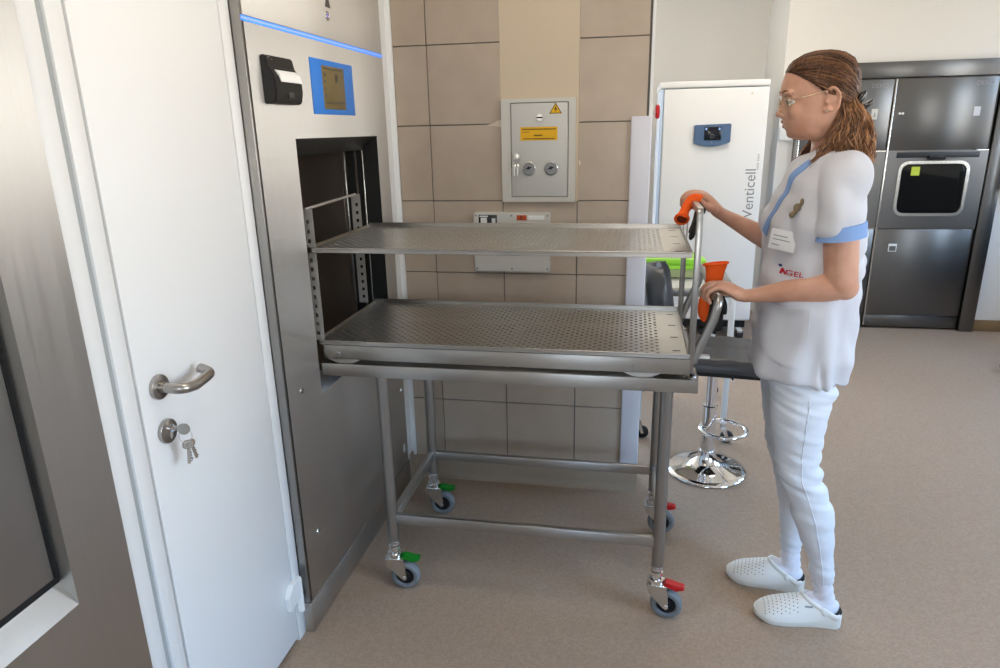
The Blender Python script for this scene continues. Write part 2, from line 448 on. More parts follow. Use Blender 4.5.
# keys hanging in the lock
kb = thing('key_bunch', 'small bunch of metal keys hanging from the lock of the white door', 'keys', (XW+.03, 1.175, .90))
bm = NB(); box(bm, XW+.017, XW+.034, 1.1585, 1.1615, .902, .910)
ky = .0
t = NB(); lathe(t, [(.0001, -.0012), (.0128, -.0012), (.0128, .0012), (.0001, .0012)], (0, 0, 0), 'Y', 24)
join(bm, t, Matrix.Translation((XW+.042, 1.162, .905)) @ Matrix.Rotation(.25, 4, 'Z'))
obj('inserted_key', bm, M_zinc, kb)
bm = NB(); ring_tube(bm, torus_pts((XW+.044, 1.161, .889), (0, .35, .94), (.94, .3, -.1), .0135, 28), .0008, 6); obj('key_ring', bm, M_chrome, kb)
for dx, a in ((.0, .1), (.004, -.16), (.007, .28)):
    bm = NB()
    t = NB(); lathe(t, [(.0001, -.001), (.0105, -.001), (.0105, .001), (.0001, .001)], (0, 0, -.010), 'Y', 22)
    box(t, -.003, .0035, -.001, .001, -.052, -.018)
    for q in range(4): box(t, .002, .0058-.001*(q % 2), -.001, .001, -.048+.007*q, -.044+.007*q)
    join(bm, t, Matrix.Translation((XW+.042+dx*.7, 1.163+dx*.6, .878)) @ Matrix.Rotation(a, 4, 'X') @ Matrix.Rotation(.9+a, 4, 'Z'))
    obj('key', bm, M_zinc, kb)

# ================================================================ STEAM STERILIZER (left, middle)
XS = -.935
st = thing('sterilizer', 'tall brushed steel sterilizer with blue control panel and open loading hatch', 'sterilizer', (XS-.4, 2.1, 0))
Y0, Y1 = 1.616, 2.580
oy0, oy1, oz0, oz1 = 1.832, 2.468, .718, 1.487
bm = NB()
def slab(x0, x1, y0, y1, z0, z1, b_=0): box(bm, x0, x1, y0, y1, z0, z1, b_)
slab(XS-.03, XS, Y0+.012, oy0, .104, 1.764); slab(XS-.03, XS, oy1, Y1, .104, 1.764)
slab(XS-.03, XS, oy0, oy1, .104, oz0); slab(XS-.03, XS, oy0, oy1, oz1, 1.764)
bmesh.ops.remove_doubles(bm, verts=bm.verts[:], dist=1e-5)
obj('front_panel', bm, M_steelV, st)
bm = NB(); box(bm, XS-.03, XS, Y0+.012, Y1, 1.777, 2.2, .002); obj('upper_panel', bm, M_steelV, st)
bm = NB(); box(bm, -1.1, XS-.001, Y0, Y0+.011, .1, 2.2, .0015); box(bm, -2.1, -2.0, Y0, Y1, .1, 2.2); box(bm, -2.1, -1.1, Y0, Y0+.02, .1, 2.2); box(bm, -2.1, -.97, Y1-.02, Y1, .1, 2.2)
box(bm, -2.1, -.97, Y0, Y1, 2.18, 2.2); obj('housing', bm, M_tube, st)
bm = NB(); box(bm, -1.1, XS+.004, Y0-.004, Y1, 0, .1, .003); obj('plinth', bm, M_steelY, st)
bm = NB(); box(bm, XS-.02, XS+.0015, Y0+.002, Y1, 1.7655, 1.7685); box(bm, XS-.02, XS+.0015, Y0+.002, Y1, 1.7725, 1.7755); obj('light_strip', bm, M_led, st)
bm = NB(); box(bm, XS-.02, XS+.002, Y0+.002, Y1, 1.7685, 1.7725); obj('strip_lens', bm, M_ltblue, st)
# reveal: sloped collar into the chamber
bm = NB()
A = [(XS, oy0, oz0), (XS, oy1, oz0), (XS, oy1, oz1), (XS, oy0, oz1)]
B = [(XS-.065, oy0+.004, oz0+.01), (XS-.065, oy1-.004, oz0+.01), (XS-.065, oy1-.004, oz1-.05), (XS-.065, oy0+.004, oz1-.05)]
Cc = [(XS-.085, p[1], p[2]) for p in B]
rings = [[bm.verts.new(p) for p in R_] for R_ in (A, B, Cc)]
for P_, Q_ in zip(rings, rings[1:]):
    for k in range(4): bm.faces.new((P_[k], P_[(k+1) % 4], Q_[(k+1) % 4], Q_[k]))
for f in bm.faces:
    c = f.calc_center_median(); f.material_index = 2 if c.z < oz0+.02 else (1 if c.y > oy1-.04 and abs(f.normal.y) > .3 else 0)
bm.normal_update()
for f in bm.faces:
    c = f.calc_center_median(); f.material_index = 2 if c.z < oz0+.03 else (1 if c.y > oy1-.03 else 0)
obj('hatch_collar', bm, [M_darksteel, M_blackm, mat('sill_lit_pale', (.74, .75, .77, 1), .5, .3)], st, None, recalc=False)  # pale sill colour stands in for sky light falling on it
bm = NB()
cx0, cx1 = -1.98, XS-.085; cy0, cy1, cz0, cz1 = oy0-.008, oy1-.002, oz0+.0, oz1-.045
for s in ((cx0-.01, cx0, cy0, cy1, cz0, cz1), (cx0, cx1, cy0-.01, cy0, cz0, cz1), (cx0, cx1, cy1, cy1+.01, cz0, cz1), (cx0, cx1, cy0, cy1, cz0-.01, cz0), (cx0, cx1, cy0, cy1, cz1, cz1+.01)):
    box(bm, *s)
obj('chamber', bm, M_chamber, st)
bm = NB(); box(bm, -1.5, -1.49, cy0+.02, cy1-.06, cz0+.01, cz1-.01, .003); obj('rear_door', bm, M_chamber, st)
bm = NB()
box(bm, -1.082, -1.066, cy1-.006, cy1, cz0, cz1, .002); box(bm, XS-.064, XS-.058, oy1-.008, oy1+.004, cz0, oz1-.05, .002)
obj('door_guide', bm, M_zinc, st)
bm = NB(); box(bm, -1.064, XS-.094, cy1-.003, cy1+.002, cz0, cz1); obj('seal_slot', bm, M_blackm, st)
# ticket printer
pr = NB()
prism(pr, [(XS-.001, 1.576), (XS-.001, 1.694), (XS+.014, 1.694), (XS+.020, 1.664), (XS+.028, 1.655), (XS+.036, 1.636), (XS+.038, 1.606), (XS+.032, 1.580), (XS+.026, 1.576)], 'Y', 1.684, 1.832, .003)
for v_ in pr.verts: pass
pr2 = NB(); me = bpy.data.meshes.new('x'); pr.to_mesh(me); pr.free(); pr2.from_mesh(me)
printer = obj('ticket_printer', pr2, M_black, st, 30)
bm = NB(); prism(bm, [(XS+.020, 1.660), (XS+.026, 1.659), (XS+.038, 1.648), (XS+.042, 1.630), (XS+.040, 1.629), (XS+.035, 1.644), (XS+.024, 1.655)], 'Y', 1.708, 1.822); obj('paper_strip', bm, M_paper, printer)
bm = NB(); box(bm, XS+.0375, XS+.0395, 1.745, 1.775, 1.590, 1.606, .0008); obj('printer_latch', bm, mat('printer_grey', srgb(60, 60, 62), .5), printer)
for q in ((1.70, 1.688), (1.715, 1.684)):
    bm = NB(); cyl(bm, (XS+.015, *q), (XS+.0178, *q), .0014, n=8); obj('status_light', bm, M_greyink, printer)
# control panel
bm = NB(); box(bm, XS-.001, XS+.003, 1.963, 2.275, 1.5555, 1.7135, .001); cpanel = obj('control_panel', bm, M_blue, st)
bm = NB(); box(bm, XS+.002, XS+.0042, 2.036, 2.199, 1.571, 1.697, .0005); obj('display', bm, M_lcd, cpanel)
bm = NB()
box(bm, XS+.004, XS+.0046, 2.044, 2.191, 1.588, 1.592)
for k in range(4): box(bm, XS+.004, XS+.0046, 2.046, 2.058, 1.606+.02*k, 1.615+.02*k)
box(bm, XS+.004, XS+.0046, 2.130, 2.146, 1.652, 1.676); box(bm, XS+.004, XS+.0046, 2.044, 2.191, 1.688, 1.691)
obj('display_marks', bm, mat('lcd_dark', srgb(70, 70, 60), .4), cpanel)
# standby button and mark above the strip
bm = NB(); ring_tube(bm, torus_pts((XS+.001, 2.118, 1.843), (0, 1, 0), (0, 0, 1), .012), .0022); cyl(bm, (XS-.002, 2.118, 1.843), (XS+.0015, 2.118, 1.843), .011)
sb = obj('standby_button', bm, M_zinc, st)
bm = NB(); cyl(bm, (XS, 2.118, 1.843), (XS+.0022, 2.118, 1.843), .0065); box(bm, XS, XS+.003, 2.117, 2.119, 1.843, 1.851); obj('button_glow', bm, mat('button_lavender', srgb(150, 140, 230), .4), sb)
bm = NB(); prism(bm, [(2.108, 1.868), (2.146, 1.868), (2.127, 1.912)], 'X', XS-.001, XS+.0012); obj('triangle_mark', bm, mat('dark_grey_mark', srgb(90, 84, 80), .5), st)
for (y, z) in ((1.707, .777), (1.712, .30), (1.70, 1.30), (2.545, .45)):
    bm = NB(); lathe(bm, [(.0001, 0), (.009, 0), (.008, .003), (.003, .0045), (.0001, .0045)], (XS, y, z), 'X', 20)
    if (y, z) != (1.70, 1.30): obj('screw', bm, M_chrome, st)
    else: bm.free()
bm = NB(); box(bm, XS-.001, XS+.0006, 2.522, 2.548, .165, .2); obj('rating_label', bm, M_paper, st)

# ================================================================ MACHINE AT THE LEFT EDGE
mc = thing('pass_through_machine', 'brushed steel machine with large recessed dark window left of the white door', 'machine', (-1.3, .4, 0))
XM = -.95; wy0, wy1, wz0, wz1 = .02, .857, .70, 1.95
bm = NB()
box(bm, XM-.03, XM, -.2, wy0, .02, 2.2); box(bm, XM-.03, XM, wy1, .988, .02, 2.2); box(bm, XM-.03, XM, wy0, wy1, .02, wz0); box(bm, XM-.03, XM, wy0, wy1, wz1, 2.2)
bmesh.ops.remove_doubles(bm, verts=bm.verts[:], dist=1e-5)
obj('front_panel', bm, M_steelV, mc)
bm = NB()
A = [(XM, wy0, wz0), (XM, wy1, wz0), (XM, wy1, wz1), (XM, wy0, wz1)]
B = [(XM-.03, wy0+.02, wz0+.044), (XM-.03, wy1-.001, wz0+.044), (XM-.03, wy1-.001, wz1-.04), (XM-.03, wy0+.02, wz1-.04)]
ra = [bm.verts.new(p) for p in A]; rb = [bm.verts.new(p) for p in B]
for k in range(4): bm.faces.new((ra[k], ra[(k+1) % 4], rb[(k+1) % 4], rb[k]))
obj('window_bevel', bm, M_steelY, mc, None, recalc=False)
bm = NB(); n_ = [(wy0+.02, wz0+.044), (wy1-.001, wz0+.044), (wy1-.001, wz1-.04), (wy0+.02, wz1-.04)]; i_ = [(wy0+.032, wz0+.056), (wy1-.010, wz0+.056), (wy1-.010, wz1-.052), (wy0+.032, wz1-.052)]
frame_prism(bm, n_, i_, 'X', XM-.04, XM-.029); obj('window_gasket', bm, M_gasket, mc, None)
bm = NB(); box(bm, XM-.05, XM-.036, wy0+.02, wy1-.001, wz0+.044, wz1-.04); obj('window_panel', bm, mat('smoked_panel', srgb(70, 70, 70), .22, .8), mc)
bm = NB(); box(bm, -1.9, XM-.03, -.2, .985, 0, 2.2); obj('housing', bm, M_tube, mc)

# ================================================================ THINGS ON THE TILED WALL
fb = thing('wall_cabinet', 'small white metal wall cabinet with two gauges and yellow warning stickers', 'cabinet', (-.35, YB, 1.23))
bm = NB(); frame_prism(bm, rrect(-.497, -.215, 1.229, 1.609, .006), rrect(-.461, -.241, 1.247, 1.595, .003), 'Y', YB-.022, YB+.003); obj('frame', bm, M_offw, fb)
bm = NB(); box(bm, -.4615, -.2405, YB-.004, YB+.003, 1.2465, 1.5955); obj('back_plate', bm, M_gap, fb)
bm = NB(); box(bm, -.4585, -.2435, YB-.019, YB-.004, 1.2495, 1.5925, .002); cd = obj('door', bm, mat('cabinet_grey_white', srgb(214, 213, 208), .45), fb)
yd = YB-.019
bm = NB(); cyl(bm, (-.350, yd+.001, 1.540), (-.350, yd-.006, 1.540), .0125); cyl(bm, (-.350, yd-.005, 1.540), (-.350, yd-.0085, 1.540), .008); lk = obj('cam_lock', bm, M_zinc, cd)
bm = NB(); box(bm, -.3615, -.3385, yd-.0095, yd-.006, 1.5375, 1.5425); obj('lock_slot', bm, M_black, lk)
bm = NB(); prism(bm, [(-.3145, 1.553), (-.266, 1.553), (-.290, 1.592)], 'Y', yd-.001, yd); ws = obj('warning_triangle', bm, M_yellow, cd)
bm = NB(); t_ = [(-.3145, 1.553), (-.266, 1.553), (-.290, 1.592)]; cxy = (-.290, 1.566)
frame_prism(bm, [(cxy[0]+(a-cxy[0])*.97, cxy[1]+(b_-cxy[1])*.97) for a, b_ in t_], [(cxy[0]+(a-cxy[0])*.80, cxy[1]+(b_-cxy[1])*.80) for a, b_ in t_], 'Y', yd-.0018, yd-.0008)
prism(bm, [(-.287, 1.582), (-.296, 1.568), (-.290, 1.568), (-.293, 1.556), (-.284, 1.571), (-.289, 1.571)], 'Y', yd-.0018, yd-.0008)
obj('lightning_mark', bm, M_ink, ws)
bm = NB(); box(bm, -.4235, -.283, yd-.001, yd, 1.458, 1.507); wl = obj('warning_label', bm, M_yellow, cd)
bm = NB()
for z, x0, x1, h in ((1.4985, -.418, -.288, .0042), (1.4885, -.418, -.388, .002), (1.476, -.372, -.336, .0052), (1.4645, -.412, -.293, .0034)):
    x = x0
    while x < x1-.003:                                           # rows of small print, too small to read
        w_ = random.uniform(.003, .0065)
        box(bm, x, min(x+w_, x1), yd-.0016, yd-.0008, z-h/2, z+h/2); x += w_+.0012
obj('label_print', bm, mat('brown_ink', srgb(74, 52, 16), .7), wl)
for gx in (-.392, -.3065):
    bm = NB(); lathe(bm, [(.0001, 0), (.026, 0), (.026, -.006), (.023, -.008), (.0225, -.005), (.0001, -.005)], (gx, yd+.001, 1.355), 'Y', 36); g_ = obj('gauge', bm, M_zinc, cd)
    bm = NB(); cyl(bm, (gx, yd-.0045, 1.355), (gx, yd-.0052, 1.355), .0222, n=32); obj('dial', bm, mat('dial_grey', srgb(150, 152, 154), .3), g_)
    bm = NB(); cyl(bm, (gx, yd-.005, 1.355), (gx, yd-.009, 1.355), .004, n=12)
    prism(bm, [(gx-.014, 1.351), (gx-.002, 1.363), (gx+.013, 1.360), (gx+.002, 1.353)], 'Y', yd-.0078, yd-.0065)
    for k in range(9):
        a = math.radians(-45+k*270/8); box(bm, gx+.018*math.cos(a)-.0012, gx+.018*math.cos(a)+.0012, yd-.0060, yd-.005, 1.355+.018*math.sin(a)-.0012, 1.355+.018*math.sin(a)+.0012)
    obj('gauge_needle', bm, M_black, g_)
bm = NB(); cyl(bm, (-.437, yd+.001, 1.401), (-.437, yd-.012, 1.401), .0115); obj('door_lock', bm, M_zinc, cd)
bk = thing('cabinet_key', 'small keys hanging from the lock at the wall cabinet\'s left edge', 'keys', (-.437, yd-.02, 1.40))
bm = NB(); box(bm, -.4385, -.4355, yd-.030, yd-.012, 1.396, 1.406)
ellipsoid(bm, (-.437, yd-.034, 1.401), (.002, .008, .008), seg=14); obj('inserted_key', bm, M_zinc, bk)
bm = NB(); ring_tube(bm, torus_pts((-.437, yd-.034, 1.385), (.7, .7, 0), (0, 0, 1), .011), .0007, 6); obj('key_ring', bm, M_chrome, bk)
for k, dx in enumerate((-.006, .006)):
    bm = NB(); ellipsoid(bm, (-.437+dx, yd-.032, 1.366), (.0065, .0012, .0075), seg=14); box(bm, -.437+dx-.0022, -.437+dx+.0022, yd-.033, yd-.031, 1.330, 1.362); obj('spare_key', bm, M_zinc, bk)

db = thing('distribution_box', 'flat grey-white distribution box on the tiles behind the top tray', 'electrical box', (-.463, YB, .953))
bm = NB(); prism(bm, rrect(-.616, -.309, .953, 1.188, .010), 'Y', YB-.026, YB+.002, .003); obj('cover', bm, M_offw, db)
yf = YB-.026
for sx in (-.605, -.463, -.320):
    for sz in (.965, 1.176):
        bm = NB(); lathe(bm, [(.0001, 0), (.0042, 0), (.0042, -.0012), (.0001, -.0012)], (sx, yf, sz), 'Y', 14); obj('cover_screw', bm, M_greyink, db)
bm = NB(); box(bm, -.594, -.520, yf-.001, yf+.002, 1.125, 1.179, .001); iw = obj('meter_window', bm, M_black, db)
bm = NB(); box(bm, -.586, -.560, yf-.004, yf, 1.128, 1.168, .002); box(bm, -.541, -.526, yf-.004, yf, 1.128, 1.166, .002); box(bm, -.590, -.556, yf-.0025, yf, 1.170, 1.176); obj('breaker', bm, M_white, iw)
bm = NB(); box(bm, -.441, -.402, yf-.001, yf+.001, 1.158, 1.178); ol = obj('orange_label', bm, M_orangest, db)
bm = NB(); box(bm, -.425, -.421, yf-.0014, yf, 1.160, 1.176); obj('label_line', bm, M_ink, ol)
bm = NB(); box(bm, -.395, -.332, yf-.001, yf+.001, 1.160, 1.177); wl2 = obj('white_label', bm, M_paper, db)
# emergency button and curling sheet on the partition's end
eb = thing('emergency_button', 'red mushroom push button on the white edge of the tiled wall', 'button', (.061, 2.72, 1.552))
bm = NB(); box(bm, .0605, .066, 2.695, 2.745, 1.525, 1.580, .002); cyl(bm, (.066, 2.72, 1.552), (.076, 2.72, 1.552), .011); obj('button_base', bm, M_white, eb)
bm = NB(); lathe(bm, [(.0001, .075), (.022, .075), (.026, .079), (.026, .084), (.021, .090), (.0001, .092)], (0, 2.72, 1.552), 'X', 32); obj('button_head', bm, M_red, eb)
bm = NB(); cp = []
nz_ = 14
V_ = []
for k in range(nz_+1):
    t = k/nz_; z = 1.50-.195*t; x = .0606+.030*max(0, (t-.25)/.75)**1.7
    V_.append([bm.verts.new((x+dx, y, z)) for (dx, y) in ((0, 2.675), (0, 2.795), (.0006, 2.795), (.0006, 2.675))])
for A, B in zip(V_, V_[1:]):
    for k in range(4): bm.faces.new((A[k], A[(k+1) % 4], B[(k+1) % 4], B[k]))
bm.faces.new(V_[0]); bm.faces.new(V_[-1])
tag(obj('paper_sheet', bm, M_paper), 'white paper sheet curling off the end of the tiled wall', 'paper')
# ================================================================ TROLLEY
tr = thing('transfer_trolley', 'wheeled steel transfer trolley on four braked casters carrying the loading rack', 'trolley', (-.31, 2.1, 0))
LX0, LX1, LY0, LY1 = -.748, .119, 1.872, 2.345
bm = NB()
box(bm, -.930, .201, 1.838, 1.878, .777, .817, .002); box(bm, -.930, .201, 2.335, 2.375, .777, .817, .002)
box(bm, .161, .201, 1.878, 2.335, .777, .817, .002); box(bm, -.930, -.890, 1.878, 2.335, .777, .817, .002)
box(bm, -.40, -.36, 1.878, 2.335, .780, .812, .002)
obj('top_frame', bm, M_steelH, tr)
bm = NB(); box(bm, -.885, .158, 1.882, 2.331, .778, .781); obj('dark_backing_sheet', bm, M_darksteel, tr)  # dark sheet added so the tray holes above look dark
for x in (LX0, LX1):
    for y in (LY0, LY1):
        bm = NB(); cyl(bm, (x, y, .178), (x, y, .778), .0185, n=28); ring_tube(bm, torus_pts((x, y, .182), (1, 0, 0), (0, 1, 0), .0185), .002)
        obj('leg', bm, M_tube, tr)
for nm, (a, b_, z) in (('lower_rail', ((LX0+.012, LY0), (LX1-.012, LY0), .268)), ('lower_rail', ((LX0+.012, LY1), (LX1-.012, LY1), .262)), ('lower_rail', ((LX0, LY0+.012), (LX0, LY1-.012), .262)), ('lower_rail', ((LX1, LY0+.012), (LX1, LY1-.012), .268))):
    bm = NB()
    if a[1] == b_[1]: box(bm, a[0], b_[0], a[1]-.010, a[1]+.010, z-.018, z+.018, .004)
    else: box(bm, a[0]-.010, a[0]+.010, a[1], b_[1], z-.018, z+.018, .004)
    obj(nm, bm, M_steelH if a[1] == b_[1] else M_steelY, tr)
def caster(x, y, brake, yaw=0):
    M_ = Matrix.Translation((x, y, 0)) @ Matrix.Rotation(yaw, 4, 'Z')
    def pt(name, t, mt, par, sm=40):
        bmesh.ops.transform(t, matrix=M_, verts=t.verts[:]); return obj(name, t, mt, par, sm)
    off = .033
    t = NB(); lathe(t, [(.0001, .178), (.014, .178), (.014, .165), (.019, .163), (.019, .150), (.0155, .149), (.0155, .141), (.024, .138), (.026, .128), (.022, .120), (.0001, .120)], n=28)
    c = pt('caster', t, M_chrome, tr)
    t = NB()
    for s in (-1, 1):
        prism(t, [(-.030, .118), (.030, .118), (off+.004, .100), (off+.008, .046), (off, .040), (off-.008, .044), (-.022, .092)], 'Y', s*.0225-.0015, s*.0225+.0015)
    box(t, -.030, .034, -.024, .024, .116, .121, .001)
    pt('fork', t, M_zinc, c)
    t = NB(); lathe(t, [(.0001, -.0285), (.007, -.027), (.006, -.024), (.004, -.022), (.004, .022), (.006, .024), (.007, .027), (.0001, .0285)], (off, 0, .05), 'Y', 14); pt('axle', t, M_chrome, c)
    t = NB(); lathe(t, [(.030, -.012), (.034, -.0155), (.043, -.0155), (.0485, -.010), (.050, 0), (.0485, .010), (.043, .0155), (.034, .0155), (.030, .012)], (off, 0, .05), 'Y', 44, cap=False); w_ = pt('tyre', t, M_rubber, c)
    t = NB(); lathe(t, [(.0001, -.014), (.012, -.014), (.014, -.008), (.028, -.008), (.031, -.013), (.031, .013), (.028, .008), (.014, .008), (.012, .014), (.0001, .014)], (off, 0, .05), 'Y', 36); pt('hub', t, M_blackm, c)
    t = NB(); prism(t, [(.022, .121), (.028, .131), (.052, .127), (.066, .123), (.085, .122), (.087, .114), (.066, .108), (.060, .104), (.052, .110), (.030, .114)], 'Y', -.016, .016, .003); pt('brake_pedal', t, brake, c)
caster(LX0, LY0, M_green, .06); caster(LX0, LY1, M_green, .05); caster(LX1, LY0, M_red, -.12); caster(LX1, LY1, M_red, -.05)
# push handle: U of round tube leaning outwards
HB = (.2395, 1.045)      # x,z of the grip bar
bm = NB(); hy0, hy1 = 1.866, 2.346
tube(bm, bent([(.186, hy0, .815), (.186, hy0, .868), (.232, hy0, .985), (HB[0]+.006, hy0, HB[1]), (HB[0], hy0+.06, HB[1]), (HB[0], hy1-.06, HB[1]), (HB[0]+.006, hy1, HB[1]), (.232, hy1, .985), (.186, hy1, .868), (.186, hy1, .815)], .045, 7), .0125, n=18)
for y in (hy0, hy1): cyl(bm, (.186, y, .816), (.186, y, .821), .017, n=20)
obj('push_handle', bm, M_tube, tr, 60)
for y in (1.856, 2.356):
    bm = NB(); cyl(bm, (.19, y, .817), (.19, y, .824), .006, n=6); obj('handle_bolt', bm, M_chrome, tr)
bm = NB(); box(bm, .193, .235, 1.905, 1.925, .858, .868, .003); obj('release_lever', bm, M_offw, tr)

# ================================================================ LOADING RACK on the trolley
rk = thing('loading_rack', 'two-tier steel loading rack with perforated trays lying on the trolley', 'rack', (-.38, 2.1, .818))
def perforated(bm, x0, x1, y0, y1, z, p=.0151, r=.0058, th=.0012, mx0=.02, mx1=.05, my=.014):
    """sheet with a 45-degree field of round holes, all real openings"""
    nx = int((x1-x0-mx0-mx1)/p); nx -= nx % 2
    ny = int((y1-y0-2*my)/p); ny -= ny % 2
    ox = x0+mx0; py = (y1-y0-2*my)/ny; oy = y0+my
    P = lambda i, j, zz=z: (ox+i*p, oy+j*py, zz)
    cache = {}
    def V(i, j):
        k = (round(i*2), round(j*2))
        if k not in cache: cache[k] = bm.verts.new(P(i, j))
        return cache[k]
    D = [(1, 0), (.5, .5), (0, 1), (-.5, .5), (-1, 0), (-.5, -.5), (0, -1), (.5, -.5)]
    for i in range(1, nx):
        for j in range(1, ny):
            if (i+j) % 2: continue
            o = [V(i+a, j+b_) for a, b_ in D]
            c = P(i, j)
            h = [bm.verts.new((c[0]+r*math.cos(k*PI/4), c[1]+r*math.sin(k*PI/4), z)) for k in range(8)]
            lo = [bm.verts.new((q.co.x, q.co.y, z-th)) for q in h]
            for k in range(8):
                n_ = (k+1) % 8
                bm.faces.new((o[k], o[n_], h[n_], h[k])); bm.faces.new((h[k], h[n_], lo[n_], lo[k]))
    def F(*v):
        try: bm.faces.new(v)
        except ValueError: pass
    for i in range(1, nx, 2):           # border triangles between the outer diamonds
        for j, jj in ((0, 1), (ny, ny-1)):
            if i+2 < nx: F(V(i, j), V(i+2, j), V(i+1, jj))
    for j in range(1, ny, 2):
        for i, ii in ((0, 1), (nx, nx-1)):
            if j+2 < ny: F(V(i, j), V(i, j+2), V(ii, j+1))
    X0, X1, Y0_, Y1_ = P(0, 0)[0], P(nx, 0)[0], P(0, 0)[1], P(0, ny)[1]
    for a in (0, nx):
        for b_ in (0, ny):
            ia = 1 if a == 0 else nx-1; jb = 1 if b_ == 0 else ny-1
            F(V(a, b_), V(ia, b_), V(a, jb))
    for q in ((x0, x1, y0, Y0_), (x0, x1, Y1_, y1), (x0, X0, Y0_, Y1_), (X1, x1, Y0_, Y1_)):
        v = [bm.verts.new((q[a], q[b_], z)) for a, b_ in ((0, 2), (1, 2), (1, 3), (0, 3))]; bm.faces.new(v)
    return X1
def tray(name, x0, x1, y0, y1, z, lip, down):
    bm = NB(); hx = perforated(bm, x0, x1, y0, y1, z)
    s = obj(name, bm, M_tray, rk, None)
    bm = NB(); t = .0022
    for q, l_ in (((x0, x1, y0, y0+t), lip), ((x0, x1, y1-t, y1), lip+.007), ((x0, x0+t, y0+t, y1-t), lip), ((x1-t, x1, y0+t, y1-t), lip)):
        box(bm, q[0], q[1], q[2], q[3], z-down, z+l_, .0008, 1)
    # rolled rim along the edges
    for (a, b_) in (((x0, y0), (x1, y0)), ((x0, y1), (x1, y1)), ((x0, y0), (x0, y1)), ((x1, y0), (x1, y1))):
        l_ = lip+(.007 if a[1] == b_[1] == y1 else 0); cyl(bm, (*a, z+l_), (*b_, z+l_), .0024, n=10)
    obj('tray_rim', bm, M_steelH, s)
    for k in range(4):
        y = y0+.055+k*(y1-y0-.11)/3
        bm = NB(); box(bm, x1-.042, x1-.020, y-.0028, y+.0028, z-.0005, z+.0004); obj('tray_slot', bm, M_blackm, s)
    return s
tray('lower_tray', -.944, .172, 1.846, 2.352, .882, .006, .006)
tray('upper_tray', -.945, .164, 1.846, 2.352, 1.169, .006, .008)
bm = NB()
for y in (1.849, 2.349): box(bm, -.926, .176, y-.0015, y+.0015, .829, .874, .001)
box(bm, .173, .176, 1.85, 2.348, .829, .874); box(bm, -.926, -.923, 1.85, 2.348, .829, .874)
cg = obj('carriage', bm, M_steelH, rk)
for x in (-.855, .045):
    for y in (1.8475, 2.3505):
        bm = NB(); prism(bm, [(x-.055, .831), (x+.055, .831), (x+.028, .8195), (x+.012, .8175), (x-.012, .8175), (x-.028, .8195)], 'Y', y-.0015, y+.0015); obj('roller_tab', bm, M_steelH, cg)
        bm = NB(); s_ = -1 if y < 2 else 1; lathe(bm, [(.0001, 0), (.0085, 0), (.0085, .0022), (.0065, .003), (.0065, .0012), (.0001, .0012)] if s_ > 0 else [(.0001, 0), (.0085, 0), (.0085, -.0022), (.0065, -.003), (.0065, -.0012), (.0001, -.0012)], (x-.02, y+s_*.0015, .846), 'Y', 20); obj('roller_pin', bm, M_tube, cg)
# slotted left hoop
for y in (1.862, 2.338):
    bm = NB(); x0, x1 = -.978, -.936
    if y < 2: x0, x1 = -.962, -.922
    else: x0, x1 = -1.0, -.966
    zs_ = [.884] + [1.272-.0265*k for k in range(15)][::-1]; za, zb = .884, 1.287
    # flat bar with a column of square holes
    cx = (x0+x1)/2+.002; hw = .0052; hs = [1.25-.0285*k for k in range(13)]
    cols = [x0, cx-hw, cx+hw, x1]
    rows = [za]
    for h in sorted(hs): rows += [h-.006, h+.006]
    rows.append(zb)
    for i in range(3):
        for k in range(len(rows)-1):
            if i == 1 and k % 2 == 1: continue
            box(bm, cols[i], cols[i+1], y-.001, y+.001, rows[k], rows[k+1])
    bmesh.ops.remove_doubles(bm, verts=bm.verts[:], dist=1e-5)
    obj('slotted_upright', bm, M_galv, rk, None)
bm = NB(); tube(bm, [(-.944, 1.862, 1.287), (-.984, 2.338, 1.287)], .0045, n=10); obj('hoop_bar', bm, M_galv, rk)
# right hoop of square tube
bm = NB()
def sqtube(bm, pts, h):
    limb(bm, [(*p, h*1.2, h*1.2) for p in pts], ref=(1, 0, 0), n=4, sub=1, round_=False, cap=True)
bm = NB(); HX = .1785; s = .0085
box(bm, HX-s, HX+s, 1.852, 1.869, .83, 1.262, .0025); box(bm, HX-s, HX+s, 2.329, 2.346, .83, 1.262, .0025)
t = NB(); pts = bent([(HX, 1.8605, 1.258), (HX, 1.8605, 1.284), (HX, 1.9, 1.284), (HX, 2.30, 1.284), (HX, 2.3375, 1.284), (HX, 2.3375, 1.258)], .016, 5)
limb(t, [(*p, .0088, .0088) for p in pts], ref=(1, 0, 0), n=16, sub=1, round_=False, power=.35); join(bm, t)
obj('end_hoop', bm, M_tube, rk)

# ================================================================ BAR STOOL
bs = thing('bar_stool', 'black padded bar stool with chrome pedestal behind the trolley', 'stool', (.372, 2.885, 0))
sx, sy = .372, 2.885
bm = NB(); lathe(bm, [(.0001, 0), (.172, 0), (.176, .004), (.174, .009), (.150, .014), (.11, .022), (.075, .034), (.050, .052), (.038, .075), (.0335, .10), (.0001, .10)], (sx, sy, 0), n=56); obj('base', bm, M_chrome, bs, 60)
bm = NB(); cyl(bm, (sx, sy, .098), (sx, sy, .30), .030, n=28); cyl(bm, (sx, sy, .30), (sx, sy, .515), .024, n=28); lathe(bm, [(.024, .30), (.032, .298), (.032, .315), (.024, .318)], (sx, sy, 0)); obj('post', bm, M_chrome, bs)
bm = NB()
ring_tube(bm, torus_pts((sx+.062, sy-.006, .205), (1, 0, 0), (0, 1, 0), .098, 36), .0095, 12)
obj('footrest', bm, M_chrome, bs)
bm = NB(); tube(bm, bent([(sx, sy, .505), (sx+.06, sy-.06, .505), (sx+.06, sy-.17, .495)], .02), .005); obj('height_lever', bm, M_chrome, bs)
Ms = Matrix.Translation((sx, sy, 0)) @ Matrix.Rotation(-.10, 4, 'Z')
